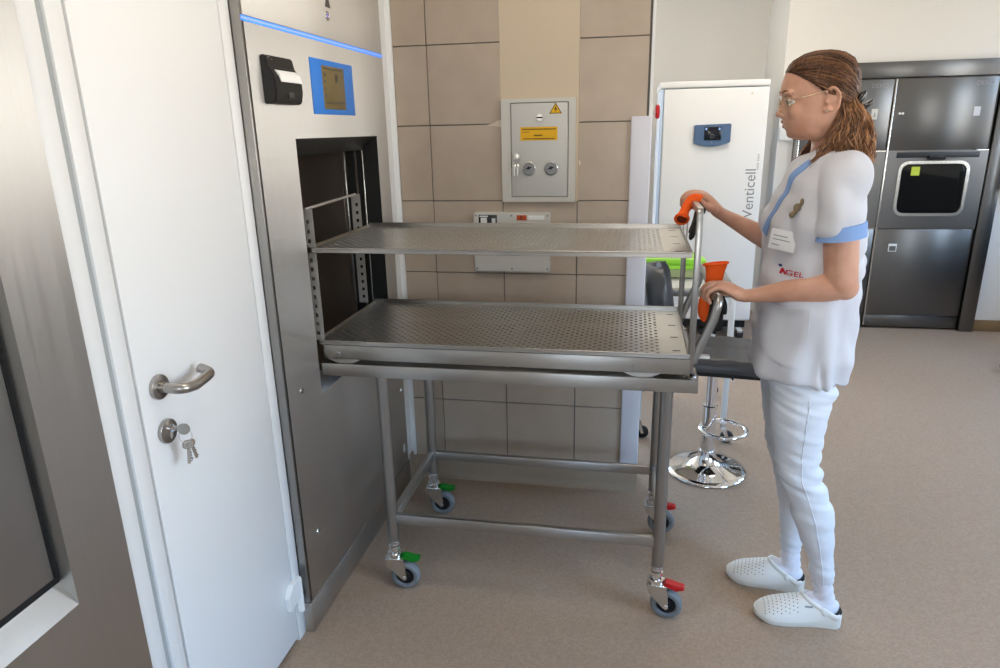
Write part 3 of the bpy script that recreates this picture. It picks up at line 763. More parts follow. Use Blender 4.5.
t = NB(); box(t, -.185, .185, -.185, .185, .512, .54, .008); join(bm := NB(), t, Ms); obj('seat_pan', bm, M_blackm, bs)
def cushion(nu, nv, fun, th):
    pass
# seat cushion with quilted seams, curving down at the front
t = NB(); n_ = 28; top = []; bot = []
for i in range(n_+1):
    rt_, rb_ = [], []
    for j in range(n_+1):
        u, w = -1+2*i/n_, -1+2*j/n_
        e_ = (1-min(1, max(0, (abs(u)-.82)/.18))**2)*(1-min(1, max(0, (abs(w)-.82)/.18))**2)
        seam = .006*(math.exp(-(u*7)**2)+math.exp(-((u-.55)*9)**2)+math.exp(-(w*9)**2))
        drop = .035*max(0, u-.55)**1.5
        cw = .19*(1-.06*max(0, abs(u)*abs(w)-.7))
        z = .545+.045*math.sqrt(max(0, e_))-seam*e_-drop
        rt_.append(t.verts.new((u*cw, w*cw, z))); rb_.append(t.verts.new((u*cw*.99, w*cw*.99, .532-drop)))
    top.append(rt_); bot.append(rb_)
for i in range(n_):
    for j in range(n_):
        t.faces.new((top[i][j], top[i+1][j], top[i+1][j+1], top[i][j+1])); t.faces.new((bot[i][j], bot[i][j+1], bot[i+1][j+1], bot[i+1][j]))
for k in range(n_):
    for (a0, a1, b0, b1) in ((top[k][0], top[k+1][0], bot[k][0], bot[k+1][0]), (top[k][n_], top[k+1][n_], bot[k][n_], bot[k+1][n_]), (top[0][k], top[0][k+1], bot[0][k], bot[0][k+1]), (top[n_][k], top[n_][k+1], bot[n_][k], bot[n_][k+1])):
        t.faces.new((a0, a1, b1, b0))
join(bm := NB(), t, Ms); obj('seat', bm, M_leather, bs, 60)
# backrest: curved pad rising from the seat's left edge
t = NB(); F_, K_ = [], []
nz, ny = 22, 20
for i in range(nz+1):
    a = i/nz; rf, rk_ = [], []
    for j in range(ny+1):
        w = -1+2*j/ny
        z = .60+.335*a; wid = .178*math.sqrt(max(.02, 1-.75*(max(0, a-.62)/.38)**2.2))*(.9+.1*min(1, a*4))
        y = w*wid; base = -.255-.05*a+.06*w*w
        e_ = math.sqrt(max(0, 1-(max(0, abs(w)-.8)/.2)**2))*math.sqrt(max(0, 1-(max(0, a-.82)/.18)**2))*math.sqrt(max(0, 1-(max(0, .1-a)/.1)**2))
        seam = .006*(math.exp(-((w-.33)*12)**2)+math.exp(-((w+.33)*12)**2))
        rf.append(t.verts.new((base+.018+(.026-seam)*e_, y, z))); rk_.append(t.verts.new((base-.014-.016*e_, y, z)))
    F_.append(rf); K_.append(rk_)
for i in range(nz):
    for j in range(ny):
        t.faces.new((F_[i][j], F_[i][j+1], F_[i+1][j+1], F_[i+1][j])); t.faces.new((K_[i][j], K_[i+1][j], K_[i+1][j+1], K_[i][j+1]))
for k in range(nz):
    t.faces.new((F_[k][0], F_[k+1][0], K_[k+1][0], K_[k][0])); t.faces.new((F_[k][ny], K_[k][ny], K_[k+1][ny], F_[k+1][ny]))
for k in range(ny):
    t.faces.new((F_[0][k], K_[0][k], K_[0][k+1], F_[0][k+1])); t.faces.new((F_[nz][k], F_[nz][k+1], K_[nz][k+1], K_[nz][k]))
join(bm := NB(), t, Ms); obj('backrest', bm, M_leather, bs, 60)
t = NB(); box(t, -.225, -.165, -.03, .03, .518, .530, .003); prism(t, [(-.24, .52), (-.225, .52), (-.250, .64), (-.268, .64)], 'Y', -.03, .03); join(bm := NB(), t, Ms); obj('back_bracket', bm, M_chrome, bs)

# ================================================================ WHITE CART with green box
wc = thing('white_cart', 'white-legged wheeled table with grey frame in front of the drying oven', 'cart', (.27, 3.5, 0))
bm = NB(); X0, X1, Y0, Y1, Z = .055, .490, 3.165, 3.83, .772
for q in ((X0, X1, Y0, Y0+.03), (X0, X1, Y1-.03, Y1), (X0, X0+.03, Y0+.03, Y1-.03), (X1-.03, X1, Y0+.03, Y1-.03)): box(bm, *q, Z-.035, Z, .003)
obj('top_frame', bm, M_tube, wc)
bm = NB(); box(bm, X0+.028, X1-.028, Y0+.028, Y1-.028, Z-.02, Z-.006); obj('table_top', bm, M_offw, wc)
for x in (X0+.014, X1-.014):
    for y in (Y0+.016, Y1-.016):
        bm = NB(); box(bm, x-.013, x+.013, y-.013, y+.013, .10, Z-.03, .003); lg = obj('leg', bm, M_wpaint, wc)
        bm = NB(); cyl(bm, (x, y, .10), (x, y, .082), .012)
        for s_ in (-1, 1): prism(bm, [(x-.012, .085), (x+.014, .085), (x+.030, .030), (x+.018, .026)], 'Y', y+s_*.014-.001, y+s_*.014+.001)
        cs = obj('caster', bm, M_zinc, wc)
        bm = NB(); lathe(bm, [(.0001, -.010), (.026, -.010), (.032, -.006), (.032, .006), (.026, .010), (.0001, .010)], (x+.022, y, .032), 'Y', 28); obj('caster_wheel', bm, M_black, cs)
gb = thing('plastic_box', 'lime green lidded plastic box standing on the white cart', 'box', (.13, 3.58, Z))
bm = NB(); prism(bm, rrect(-.10, .345, 3.42, 3.76, .03), 'Z', Z+.001, Z+.045, .004); obj('box_body', bm, M_limeclear, gb)
bm = NB(); prism(bm, rrect(-.115, .36, 3.405, 3.775, .035), 'Z', Z+.045, Z+.062, .004); prism(bm, rrect(-.09, .335, 3.43, 3.75, .03), 'Z', Z+.06, Z+.088, .008); obj('lid', bm, M_lime, gb)
bm = NB(); box(bm, .352, .385, 3.53, 3.65, Z+.03, Z+.068, .008); obj('clip_handle', bm, M_lime, gb)

# ================================================================ DRYING OVEN
ov = thing('drying_oven', 'tall white laboratory drying oven with small blue control panel', 'oven', (.51, 5.25, 0))
OY = 4.95; ox0, ox1 = .166, .862
bm = NB(); box(bm, ox0, ox1, OY+.03, OY+.68, .13, 1.76, .006); obj('cabinet_body', bm, mat('oven_side_grey', srgb(205, 212, 222), .4), ov)
bm = NB(); box(bm, ox0-.006, ox1+.003, OY-.008, OY+.68, 1.742, 1.782, .006); obj('top_cover', bm, M_wpaint, ov)
bm = NB(); box(bm, ox0+.024, ox1+.002, OY-.005, OY+.028, .145, 1.735, .008, 3); od = obj('oven_door', bm, M_wpaint, ov)
bm = NB(); box(bm, ox0+.001, ox0+.020, OY-.002, OY+.03, .145, 1.735, .005); obj('hinge_strip', bm, mat('hinge_bluish', srgb(196, 214, 238), .35), ov)
bm = NB(); box(bm, ox0+.02, ox1-.02, OY+.05, OY+.66, .075, .13); obj('base_frame', bm, M_blackm, ov)
yo = OY-.005
pts = [(.398, 1.382), (.398, 1.502), (.636, 1.508), (.636, 1.386)] + [(.636-.238*k/8, 1.386-.004*(k/8)-.024*math.sin(PI*k/8)) for k in range(1, 8)]
bm = NB(); prism(bm, pts, 'Y', yo-.022, yo+.002, .005); cp_ = obj('control_panel', bm, M_bluegrey, od)
bm = NB(); box(bm, .464, .574, yo-.0245, yo-.02, 1.402, 1.489, .001); dp = obj('display', bm, M_screen, cp_)
M_icon = mat('icon_glow', srgb(150, 190, 255), .4, emit=(.4, .6, 1, 1), estr=.6)
for x in (.470, .556):
    bm = NB(); box(bm, x, x+.010, yo-.0252, yo-.024, 1.469, 1.482); obj('display_icon', bm, M_icon, dp)
bm = NB(); ring_tube(bm, torus_pts((.515, yo-.0248, 1.428), (1, 0, 0), (0, 0, 1), .011, 20), .0012, 6); obj('display_dial', bm, M_greyink, dp)
bm = NB(); cyl(bm, (.515, yo-.020, 1.388), (.515, yo-.0235, 1.388), .004, n=12); obj('panel_button', bm, M_greyink, cp_)
Mx = axes((.790, yo-.0006, 1.045), (0, 0, 1), (-1, 0, 0), (0, -1, 0))
t = text_bm('Venticell', .097, Mx); obj('brand_lettering', t, M_greyink, od, None)
bm = NB()
for k in range(11):
    if k not in (5,): box(bm, .822+.003*(k % 2), .834, yo-.0008, yo+.001, 1.205+.0095*k, 1.2115+.0095*k)
obj('small_lettering', bm, mat('pale_grey_print', srgb(196, 198, 200), .6), od)
bm = NB(); prism(bm, [(.745, 1.69), (.765, 1.69), (.755, 1.708)], 'Y', yo-.0008, yo+.001); obj('warning_mark', bm, M_cream, od)
for x in (.25, .555, .80):
    if x == .555: bm = NB(); cyl(bm, (x, OY+.02, .034), (x, OY+.06, .034), .032); obj('rear_caster', bm, M_black, ov); continue
    bm = NB(); prism(bm, [(OY-.045, .075), (OY+.055, .075), (OY+.012, .030), (OY-.012, .030)], 'X', x-.018, x+.018, .002); c_ = obj('caster', bm, M_white, ov)
    bm = NB(); lathe(bm, [(.0001, -.026), (.028, -.026), (.036, -.018), (.036, .018), (.028, .026), (.0001, .026)], (x, OY-.002, .036), 'X', 28); obj('caster_wheel', bm, M_black, c_)

# ================================================================ WASHERS in their steel surround
bm = NB(); yw = YF-.035
box(bm, 1.128, 2.502, yw, YF+.2, 1.785, 1.888, .003); box(bm, 2.405, 2.502, yw-.003, YF+.2, 0, 1.784, .003); box(bm, 1.128, 1.150, yw, YF+.2, 0, 1.784, .003)
box(bm, 1.128, 2.502, YF+.55, YF+.56, 0, 1.888)
struct('trim_4', bm, M_wash)
def washer(x0, x1, label, marks):
    w = thing('instrument_washer', label, 'washer', ((x0+x1)/2, YF+.2, 0), 'instrument washers')
    y = YF-.02
    bm = NB(); box(bm, x0+.004, x1-.004, y+.025, YF+.54, .02, 1.78); obj('housing', bm, M_darksteel, w)
    bm = NB(); box(bm, x0+.012, x1, y, y+.022, 1.304, 1.777, .004); up = obj('upper_panel', bm, M_wash, w)
    bm = NB(); box(bm, x0+.012, x1, y, y+.022, .112, .752, .004); lp = obj('lower_panel', bm, M_wash, w)
    bm = NB(); box(bm, x0+.012, x1, y+.012, y+.03, .015, .105, .003); obj('kick_plate', bm, M_wash, w)
    wx0, wx1 = x0+.112, x1-.118
    o = rrect(x0+.012, x1, .760, 1.297, .004); i = rrect(wx0, wx1, .865, 1.212, .05)
    bm = NB(); frame_prism(bm, o, i, 'Y', y-.006, y+.022); dr = obj('washer_door', bm, M_wash, w)
    bm = NB(); frame_prism(bm, rrect(wx0-.018, wx1+.018, .847, 1.230, .065), rrect(wx0+.002, wx1-.002, .867, 1.210, .05), 'Y', y-.014, y-.004); obj('window_frame', bm, M_zinc, dr)
    bm = NB(); prism(bm, rrect(wx0, wx1, .865, 1.212, .05), 'Y', y+.0, y+.008); wn = obj('window', bm, M_glassdark, dr)
    bm = NB(); box(bm, x0+.07, x1-.055, y-.011, y-.002, 1.252, 1.290, .003); obj('grip_strip', bm, mat('grip_dark', srgb(44, 46, 50), .4), dr)
    hx = (x0+x1)/2
    bm = NB(); tube(bm, bent([(hx-.048, y-.01, 1.262), (hx-.048, y-.04, 1.240), (hx+.048, y-.04, 1.240), (hx+.048, y-.01, 1.262)], .012), .007); box(bm, hx-.055, hx+.055, y-.026, y-.006, 1.247, 1.264, .003); obj('handle', bm, M_black, dr)
    bm = NB(); box(bm, x0+.105, x0+.162, y-.003, y+.001, .587, .645, .003); cn = obj('counter_frame', bm, M_white, lp)
    bm = NB(); box(bm, x0+.112, x0+.155, y-.004, y-.002, .594, .628); obj('counter_display', bm, mat('counter_grey', srgb(96, 100, 94), .3), cn)
    t = text_bm('DEKO', .040, face_negY((x1-.092, y-.0006, 1.735))); obj('brand_lettering', t, mat('pale_print', srgb(150, 150, 150), .5), up, None)
    for k in (0, 1):
        if marks: bm = NB(); lathe(bm, [(.0001, 0), (.008, 0), (.008, -.008), (.0001, -.010)], (x0+.052+.02*k, y, 1.55), 'Y', 16); obj('indicator', bm, M_white, up)
    bm = NB()
    if marks: box(bm, x1-.135, x1-.095, y-.0008, y+.001, 1.525, 1.585)
    else: box(bm, x1-.125, x1-.085, y-.0012, y+.001, 1.515, 1.585)
    sk = obj('sticker', bm, M_offw if not marks else mat('worn_sticker', srgb(205, 208, 212), .5), up)
    if not marks:
        bm = NB(); prism(bm, [(x1-.110, 1.53), (x1-.096, 1.53), (x1-.100, 1.56), (x1-.106, 1.56)], 'Y', y-.002, y-.001); obj('sticker_mark', bm, M_greyink, sk)
    for zz in (.758, 1.300):
        bm = NB(); box(bm, x1-.075, x1+.0, y-.004, y+.0, zz-.005, zz+.003); obj('hinge_edge', bm, M_zinc, w)
    bm = NB(); box(bm, x0, x0+.011, y-.012, y+.03, .03, 1.777, .002); obj('edge_strip', bm, M_zinc, w)
    return w, y, wx0
w1, yw1, wx = washer(1.748, 2.398, 'full-height steel washer with dark window to the right of the woman', True)
bm = NB(); box(bm, wx+.07, wx+.125, yw1-.0008, yw1+.0012, 1.13, 1.19); wn = [c for c in w1.children if c.name.startswith('washer_door')][0]
obj('window_sticker', bm, mat('lime_sticker', srgb(190, 205, 60), .5), wn)
washer(1.153, 1.745, 'steel washer mostly hidden behind the woman\'s head and back', False)
# small white wall unit, notice at the right edge
sk = thing('wall_socket', 'white wall switch box left of the washers, beside the woman\'s chin', 'socket', (1.055, YF, 1.43))
bm = NB(); box(bm, 1.022, 1.112, YF-.03, YF+.001, 1.385, 1.475, .006); obj('switch_housing', bm, M_white, sk)
bm = NB(); box(bm, 1.075, 1.104, YF-.036, YF-.028, 1.41, 1.445, .004); obj('switch_rocker', bm, M_greyink, sk)
dp = thing('towel_dispenser', 'white wall dispenser cut by the picture\'s right edge', 'dispenser', (2.64, YF, 1.05))
bm = NB(); prism(bm, rrect(2.52, 2.80, 1.03, 1.33, .03), 'Y', YF-.11, YF+.001, .012); dpc = obj('dispenser_cover', bm, mat('dispenser_bluish', srgb(222, 230, 244), .35), dp)
bm = NB(); ring_tube(bm, torus_pts((2.56, YF-.111, 1.245), (1, 0, 0), (0, 0, 1), .035, 28), .003, 6); obj('cover_ring', bm, M_greyink, dpc)
ws_ = thing('wheeled_stand', 'wheeled grey stand at the picture\'s right edge of which one wheel shows', 'stand', (2.52, 4.47, 0))
bm = NB(); box(bm, 2.335, 2.86, 4.43, 4.47, .085, .125, .008); box(bm, 2.62, 2.66, 4.25, 4.65, .085, .125, .008); cyl(bm, (2.64, 4.45, .12), (2.64, 4.45, 1.1), .02); obj('stand_frame', bm, M_tube, ws_)
for (x, y) in ((2.318, 4.45), (2.84, 4.45)):
    bm = NB(); lathe(bm, [(.0001, -.014), (.034, -.014), (.041, -.008), (.041, .008), (.034, .014), (.0001, .014)], (x, y, .041), 'Y', 32); wh = obj('wheel', bm, M_rubber, ws_)
    bm = NB(); lathe(bm, [(.0001, -.017), (.024, -.017), (.026, -.014), (.0001, -.014)], (x, y, .041), 'Y', 24); box(bm, x-.008, x+.03, y-.02, y-.016, .04, .10, .001); box(bm, x-.01, x+.04, y-.02, y+.02, .095, .10, .001); obj('wheel_fork', bm, M_zinc, wh)
# ================================================================ THE WOMAN
M_skin = add_noise(mat('skin', srgb(214, 164, 138), .48, sss=.12), nscale=22, col=(srgb(206, 152, 126), srgb(218, 170, 145)), bump=.03)
M_lips = mat('lips', srgb(178, 104, 96), .45)
M_hairD = add_noise(mat('hair_dark_brown', srgb(84, 54, 36), .42), (60, 60, 14), 3, col=(srgb(62, 38, 25), srgb(104, 70, 46)))
M_hairM = add_noise(mat('hair_brown', srgb(122, 82, 54), .42), (60, 60, 14), 3, col=(srgb(96, 62, 40), srgb(146, 102, 68)))
M_hairL = add_noise(mat('hair_light_brown', srgb(172, 124, 84), .42), (60, 60, 14), 3, col=(srgb(146, 100, 64), srgb(200, 150, 106)))
M_cloth = add_noise(mat('white_cotton', srgb(214, 214, 220), .8), nscale=420, bump=.12, dist=.001)
M_trous = add_noise(mat('white_stretch_cotton', srgb(230, 234, 242), .75), nscale=380, bump=.12, dist=.001)
M_sock = add_noise(mat('white_sock', srgb(234, 234, 244), .85), nscale=300, bump=.15, dist=.001)
M_trim = mat('blue_trim', srgb(134, 168, 220), .7)
M_clog = mat('clog_white', srgb(240, 239, 234), .42)
M_sole = mat('clog_sole', srgb(236, 234, 226), .5)
M_insole = mat('dark_insole', srgb(40, 38, 38), .7)
M_eye = mat('eye_white', srgb(228, 222, 216), .2)
M_iris = mat('iris', srgb(70, 74, 70), .15)
M_wire = mat('gold_wire', srgb(196, 180, 150), .22, 1)
M_lens = mat('spectacle_lens', (1, 1, 1, 1), .02)
N, L, b = nodes(M_lens); tr_ = N.new('ShaderNodeBsdfTransparent'); gs_ = N.new('ShaderNodeBsdfGlossy'); mxs = N.new('ShaderNodeMixShader')
gs_.inputs['Roughness'].default_value = .02; mxs.inputs['Fac'].default_value = .07
L.new(tr_.outputs[0], mxs.inputs[1]); L.new(gs_.outputs[0], mxs.inputs[2]); L.new(mxs.outputs[0], N['Material Output'].inputs['Surface'])
M_clip = mat('tortoise_clip', srgb(44, 38, 38), .18, coat=.5)

wom = thing('person', 'young woman in white tunic, trousers and clogs with both hands on the trolley', 'person', (.55, 2.0, 0))

# ---- head slices: z, front x, back x, middle x, half width
SL = [(1.667, .452, .49, .472, .016), (1.662, .430, .518, .474, .040), (1.648, .403, .540, .478, .056), (1.628, .386, .552, .484, .065), (1.605, .378, .557, .488, .0695),
      (1.585, .376, .557, .490, .0705), (1.572, .378, .556, .490, .0705), (1.562, .384, .554, .490, .070), (1.548, .387, .550, .488, .0685), (1.530, .387, .545, .487, .067),
      (1.515, .387, .548, .488, .0665), (1.500, .390, .540, .486, .063), (1.488, .396, .532, .484, .059), (1.475, .402, .522, .480, .053), (1.465, .410, .510, .474, .046), (1.457, .426, .500, .470, .036)]
def slice_at(z):
    if z >= SL[0][0]: return SL[0][1:]
    for a, b_ in zip(SL, SL[1:]):
        if z >= b_[0]:
            t = (a[0]-z)/(a[0]-b_[0]); return tuple(p+(q-p)*t for p, q in zip(a[1:], b_[1:]))
    return SL[-1][1:]
YC = 2.0
def skull(z, th, off=0):
    xf, xb, xm, w = slice_at(z)
    c, s = math.cos(th), math.sin(th)
    x = xm-(xm-xf+off)*abs(c)**.92 if c > 0 else xm+(xb-xm+off)*abs(c)
    return V3((x, YC+(w+off)*s, z))
head = NB(); n = 48; rings = []
ZS = [SL[0][0]-(SL[0][0]-SL[-1][0])*k/44 for k in range(45)]
for z in ZS: rings.append([head.verts.new(skull(z, 2*PI*k/n)) for k in range(n)])
for A, B in zip(rings, rings[1:]):
    for k in range(n): head.faces.new((A[k], A[(k+1) % n], B[(k+1) % n], B[k]))
head.faces.new(rings[0]); head.faces.new(rings[-1])
bmesh.ops.recalc_face_normals(head, faces=head.faces[:])
head_bvh = bvh_of(head)
body = head.copy()
# nose, lips, chin, brow, cheeks, lids
limb(body, [(.392, YC, 1.570, .008, .007), (.388, YC, 1.556, .0075, .008), (.384, YC, 1.540, .0085, .009), (.380, YC, 1.527, .0105, .0085)], ref=(1, 0, 0), n=14, sub=3)
ellipsoid(body, (.3785, YC, 1.5235), (.0105, .0105, .0085))
for s in (-1, 1):
    ellipsoid(body, (.389, YC+s*.011, 1.5195), (.0105, .0065, .0068))
    ellipsoid(body, (.391, YC+s*.027, 1.5755), (.012, .026, .0065))
    ellipsoid(body, (.426, YC+s*.032, 1.530), (.034, .021, .030))
    ellipsoid(body, (.4040, YC+s*.031, 1.5615), (.0135, .018, .0078))
    ellipsoid(body, (.470, YC+s*.043, 1.490), (.036, .014, .030))
ellipsoid(body, (.3955, YC, 1.5035), (.0095, .020, .0055)); ellipsoid(body, (.398, YC, 1.4925), (.0090, .018, .0062))
ellipsoid(body, (.4145, YC, 1.4735), (.0135, .020, .012))
# ears
for s in (-1, 1):
    Mr = Matrix.Rotation(-.22, 4, 'Y') @ Matrix.Rotation(s*.30, 4, 'Z')
    ellipsoid(body, (.487, YC+s*.0735, 1.555), (.0155, .0065, .027), Mr)
    pts = []
    for k in range(22):
        a = math.radians(-150+k*290/21)
        p = V3((.0185*math.cos(a)*(1 if math.sin(a) > -.2 else .85), 0, .029*math.sin(a)))
        pts.append(Mr @ p+V3((.487, YC+s*.0805, 1.556)))
    tube(body, pts, .0042, n=8)
    ellipsoid(body, (.4785, YC+s*.0755, 1.531), (.0075, .0045, .009), Mr)
    ellipsoid(body, (.474, YC+s*.0745, 1.551), (.004, .004, .007), Mr)
# neck and trunk
limb(body, [(.528, YC, 1.36, .066, .075), (.524, YC, 1.405, .060, .060), (.520, YC, 1.45, .0525, .0525), (.509, YC, 1.50, .05, .052), (.505, YC, 1.53, .045, .05)], ref=(0, 1, 0), n=28)
limb(body, [(.503, YC, .82, .072, .13), (.503, YC, .90, .090, .140), (.505, YC, 1.02, .088, .135), (.505, YC, 1.12, .082, .13), (.500, YC, 1.22, .086, .14), (.508, YC, 1.31, .080, .148), (.535, YC, 1.37, .070, .145), (.542, YC, 1.40, .055, .09)], ref=(0, 1, 0), n=32)
# near (left) arm
limb(body, [(.522, 1.870, 1.360, .036, .040), (.519, 1.842, 1.30, .041, .041), (.523, 1.830, 1.21, .0420, .042), (.534, 1.829, 1.12, .040, .038), (.542, 1.830, 1.098, .037, .036)], ref=(0, 1, 0), n=22)
ellipsoid(body, (.547, 1.831, 1.094), (.033, .033, .034))
limb(body, [(.545, 1.832, 1.098, .035, .035), (.500, 1.842, 1.090, .037, .0385), (.440, 1.865, 1.076, .036, .034), (.375, 1.898, 1.057, .028, .0235), (.335, 1.917, 1.046, .0265, .0185), (.315, 1.925, 1.043, .027, .0178), (.300, 1.931, 1.045, .030, .017)], ref=(0, 0, 1), n=22)
# left hand: palm down on the grip bar, fingers curled over it
limb(body, [(.312, 1.927, 1.044, .027, .017), (.292, 1.935, 1.052, .033, .0165), (.272, 1.942, 1.061, .038, .0160), (.252, 1.945, 1.066, .0395, .0135)], ref=(0, 0, 1), n=22)
def finger(pts, r):
    limb(body, [(*p, q, q*.95) for p, q in zip(pts, r)], ref=(0, 0, 1), n=12, sub=3)
for y, dx, dz, rr in ((1.9775, .002, -.003, .0084), (1.957, -.004, .001, .0088), (1.9365, -.002, 0, .0085), (1.917, .006, -.004, .0074)):
    finger([(.266+dx, y, 1.063+dz), (.247+dx, y, 1.0675+dz), (.228+dx, y-.001, 1.066+dz), (.2145+dx, y-.001, 1.055+dz), (.2115+dx, y-.001, 1.041), (.216+dx, y, 1.029), (.2265, y, 1.0215)], [rr*1.1, rr*1.08, rr, rr*1.02, rr*.94, rr*.9, rr*.8])
finger([(.302, 1.955, 1.048), (.286, 1.975, 1.043), (.268, 1.988, 1.035), (.252, 1.992, 1.024), (.240, 1.991, 1.019)], [.0135, .0125, .0105, .0095, .0085])
ellipsoid(body, (.290, 1.958, 1.047), (.024, .020, .014))
# far (right) arm
limb(body, [(.527, 2.140, 1.365, .040, .045), (.520, 2.185, 1.30, .045, .045), (.497, 2.222, 1.21, .042, .042), (.478, 2.243, 1.15, .039, .038)], ref=(0, 1, 0), n=22)
ellipsoid(body, (.474, 2.246, 1.138), (.036, .034, .035))
limb(body, [(.476, 2.245, 1.140, .036, .035), (.430, 2.228, 1.152, .036, .035), (.380, 2.200, 1.179, .033, .031), (.320, 2.165, 1.213, .027, .024), (.275, 2.140, 1.239, .0255, .0185), (.254, 2.128, 1.252, .0265, .0178), (.243, 2.125, 1.262, .029, .017)], ref=(0, 0, 1), n=22)
limb(body, [(.254, 2.128, 1.254, .027, .017), (.236, 2.122, 1.272, .033, .017), (.216, 2.118, 1.292, .0375, .016), (.198, 2.118, 1.304, .039, .0135)], ref=(0, 0, 1), n=22)
for y, dx, dz, rr in ((2.0885, .003, -.002, .0084), (2.1085, -.003, .001, .0088), (2.129, -.001, 0, .0085), (2.1475, .007, -.003, .0074)):
    finger([(.208+dx, y, 1.301+dz), (.190+dx, y, 1.3085+dz), (.170+dx, y-.001, 1.3075+dz), (.155+dx, y-.002, 1.297+dz), (.150+dx, y-.002, 1.283+dz), (.153+dx, y-.001, 1.270+dz), (.161+dx*.5, y, 1.261+dz)], [rr*1.1, rr*1.08, rr, rr*1.02, rr*.94, rr*.9, rr*.8])
finger([(.240, 2.098, 1.262), (.224, 2.081, 1.268), (.209, 2.070, 1.277), (.197, 2.064, 1.288), (.189, 2.061, 1.297)], [.0135, .0122, .0105, .0095, .008])
ellipsoid(body, (.228, 2.095, 1.270), (.022, .018, .014))
# legs and feet (covered by trousers, socks and clogs)
NEAR = [(.498, 1.922, .86, .088, .074), (.495, 1.917, .78, .083, .077), (.493, 1.913, .70, .071, .074), (.499, 1.910, .60, .058, .062), (.510, 1.910, .52, .053, .055), (.536, 1.910, .46, .050, .052), (.563, 1.912, .385, .052, .052), (.586, 1.915, .30, .041, .042), (.606, 1.917, .22, .030, .032), (.618, 1.919, .145, .026, .026), (.628, 1.920, .10, .027, .025)]
FAR = [(.500, 2.078, .86, .088, .074), (.500, 2.086, .75, .080, .076), (.500, 2.090, .65, .066, .068), (.508, 2.092, .55, .055, .058), (.525, 2.092, .47, .050, .053), (.550, 2.090, .385, .050, .052), (.558, 2.086, .30, .043, .043), (.558, 2.083, .22, .032, .033), (.558, 2.080, .145, .027, .026), (.563, 2.079, .10, .028, .025)]
for LEG in (NEAR, FAR): limb(body, [(x, y, z, a-.004, b_-.004) for x, y, z, a, b_ in LEG], ref=(0, 1, 0), n=22)
def footmap(heel, toe):
    h, t = V3((*heel, 0)), V3((*toe, 0)); d = (t-h); L_ = d.length; d.normalize(); s_ = V3((-d.y, d.x, 0))
    return lambda x, y, z: h+d*(x*L_)+s_*y+V3((0, 0, z))
FN = footmap((.686, 1.919), (.428, 1.925)); FFt = footmap((.612, 2.068), (.368, 2.122))
def foot(bm, F, g=0):
    st = [(.155, 0, .062, .027, .027), (.22, 0, .066, .030, .032), (.33, 0, .064, .027, .032), (.48, .002, .053, .027, .021), (.62, .003, .046, .029, .012), (.72, .002, .043, .026, .009), (.79, .001, .041, .020, .007)]
    limb(bm, [(*F(x, y, z), a+g, b_+g) for x, y, z, a, b_ in st], ref=(0, 0, 1), n=20)
foot(body, FN); foot(body, FFt)
body = remesh(body, .0030, 7, .5)
obj('body', body, M_skin, wom, 180)
# lips, eyes, brows
bm = NB()
limb(bm, [(.4135, YC-.023, 1.4985, .001, .001), (.3995, YC-.015, 1.5015, .003, .0028), (.3895, YC-.004, 1.5040, .0042, .0036), (.3895, YC+.004, 1.5040, .0042, .0036), (.3995, YC+.015, 1.5015, .003, .0028), (.4135, YC+.023, 1.4985, .001, .001)], ref=(0, 0, 1), n=10)
limb(bm, [(.4135, YC-.022, 1.4975, .001, .001), (.4025, YC-.013, 1.4935, .003, .0034), (.3935, YC-.003, 1.4925, .0044, .0042), (.3935, YC+.003, 1.4925, .0044, .0042), (.4025, YC+.013, 1.4935, .003, .0034), (.4135, YC+.022, 1.4975, .001, .001)], ref=(0, 0, 1), n=10)
obj('lips', remesh(bm, .0012, 2), M_lips, wom, 180)
for s in (-1, 1):
    bm = NB(); ellipsoid(bm, (.4015, YC+s*.031, 1.5545), (.0128, .0138, .0100), seg=24); e_ = obj('eye', bm, M_eye, wom, 180)
    bm = NB(); ellipsoid(bm, (.3910, YC+s*.0305, 1.5525), (.0032, .0052, .0048), seg=16); obj('iris', bm, M_iris, e_, 180)
    bm = NB(); limb(bm, [(.3895, YC+s*.014, 1.5555, .0007, .0007), (.3865, YC+s*.028, 1.5570, .0012, .001), (.392, YC+s*.043, 1.5545, .0009, .0009), (.3985, YC+s*.050, 1.5525, .0005, .0005)], n=8); obj('eyelashes', bm, M_hairD, wom, 180)
    bm = NB(); limb(bm, [(.3795, YC+s*.010, 1.5760, .0012, .0022), (.3785, YC+s*.024, 1.5800, .0016, .0028), (.3860, YC+s*.040, 1.5800, .0014, .0022), (.397, YC+s*.051, 1.5740, .0008, .0012)], n=8); obj('eyebrow', bm, M_hairM, wom, 180)

# ---- hair
HL = [(.30, 1.640), (.381, 1.630), (.400, 1.621), (.425, 1.606), (.454, 1.584), (.469, 1.573), (.482, 1.580), (.502, 1.586), (.517, 1.572), (.518, 1.540), (.512, 1.505), (.53, 1.475), (.7, 1.46)]
def hairline(x):
    for a, b_ in zip(HL, HL[1:]):
        if a[0] <= x <= b_[0]: return a[1]+(b_[1]-a[1])*(x-a[0])/max(1e-6, b_[0]-a[0])
    return 1.46
def haircover(p): return p.z-hairline(p.x)
cap = NB(); nth, nz = 140, 90
G = []
for i in range(nz+1):
    z = 1.667-(1.667-1.462)*(i/nz)**1.15
    row = []
    for k in range(nth):
        th = 2*PI*k/nth; p = skull(z, th); d = haircover(p)
        off = .0015+.0045*max(0, min(1, d/.035))
        row.append((cap.verts.new(skull(z, th, off)+V3((0, 0, off*.6 if z > 1.63 else 0))), d))
    G.append(row)
for i in range(nz):
    for k in range(nth):
        q = (G[i][k], G[i][(k+1) % nth], G[i+1][(k+1) % nth], G[i+1][k])
        if min(v_[1] for v_ in q) > -.002: cap.faces.new([v_[0] for v_ in q])
cap.faces.new([v_[0] for v_ in G[0]])
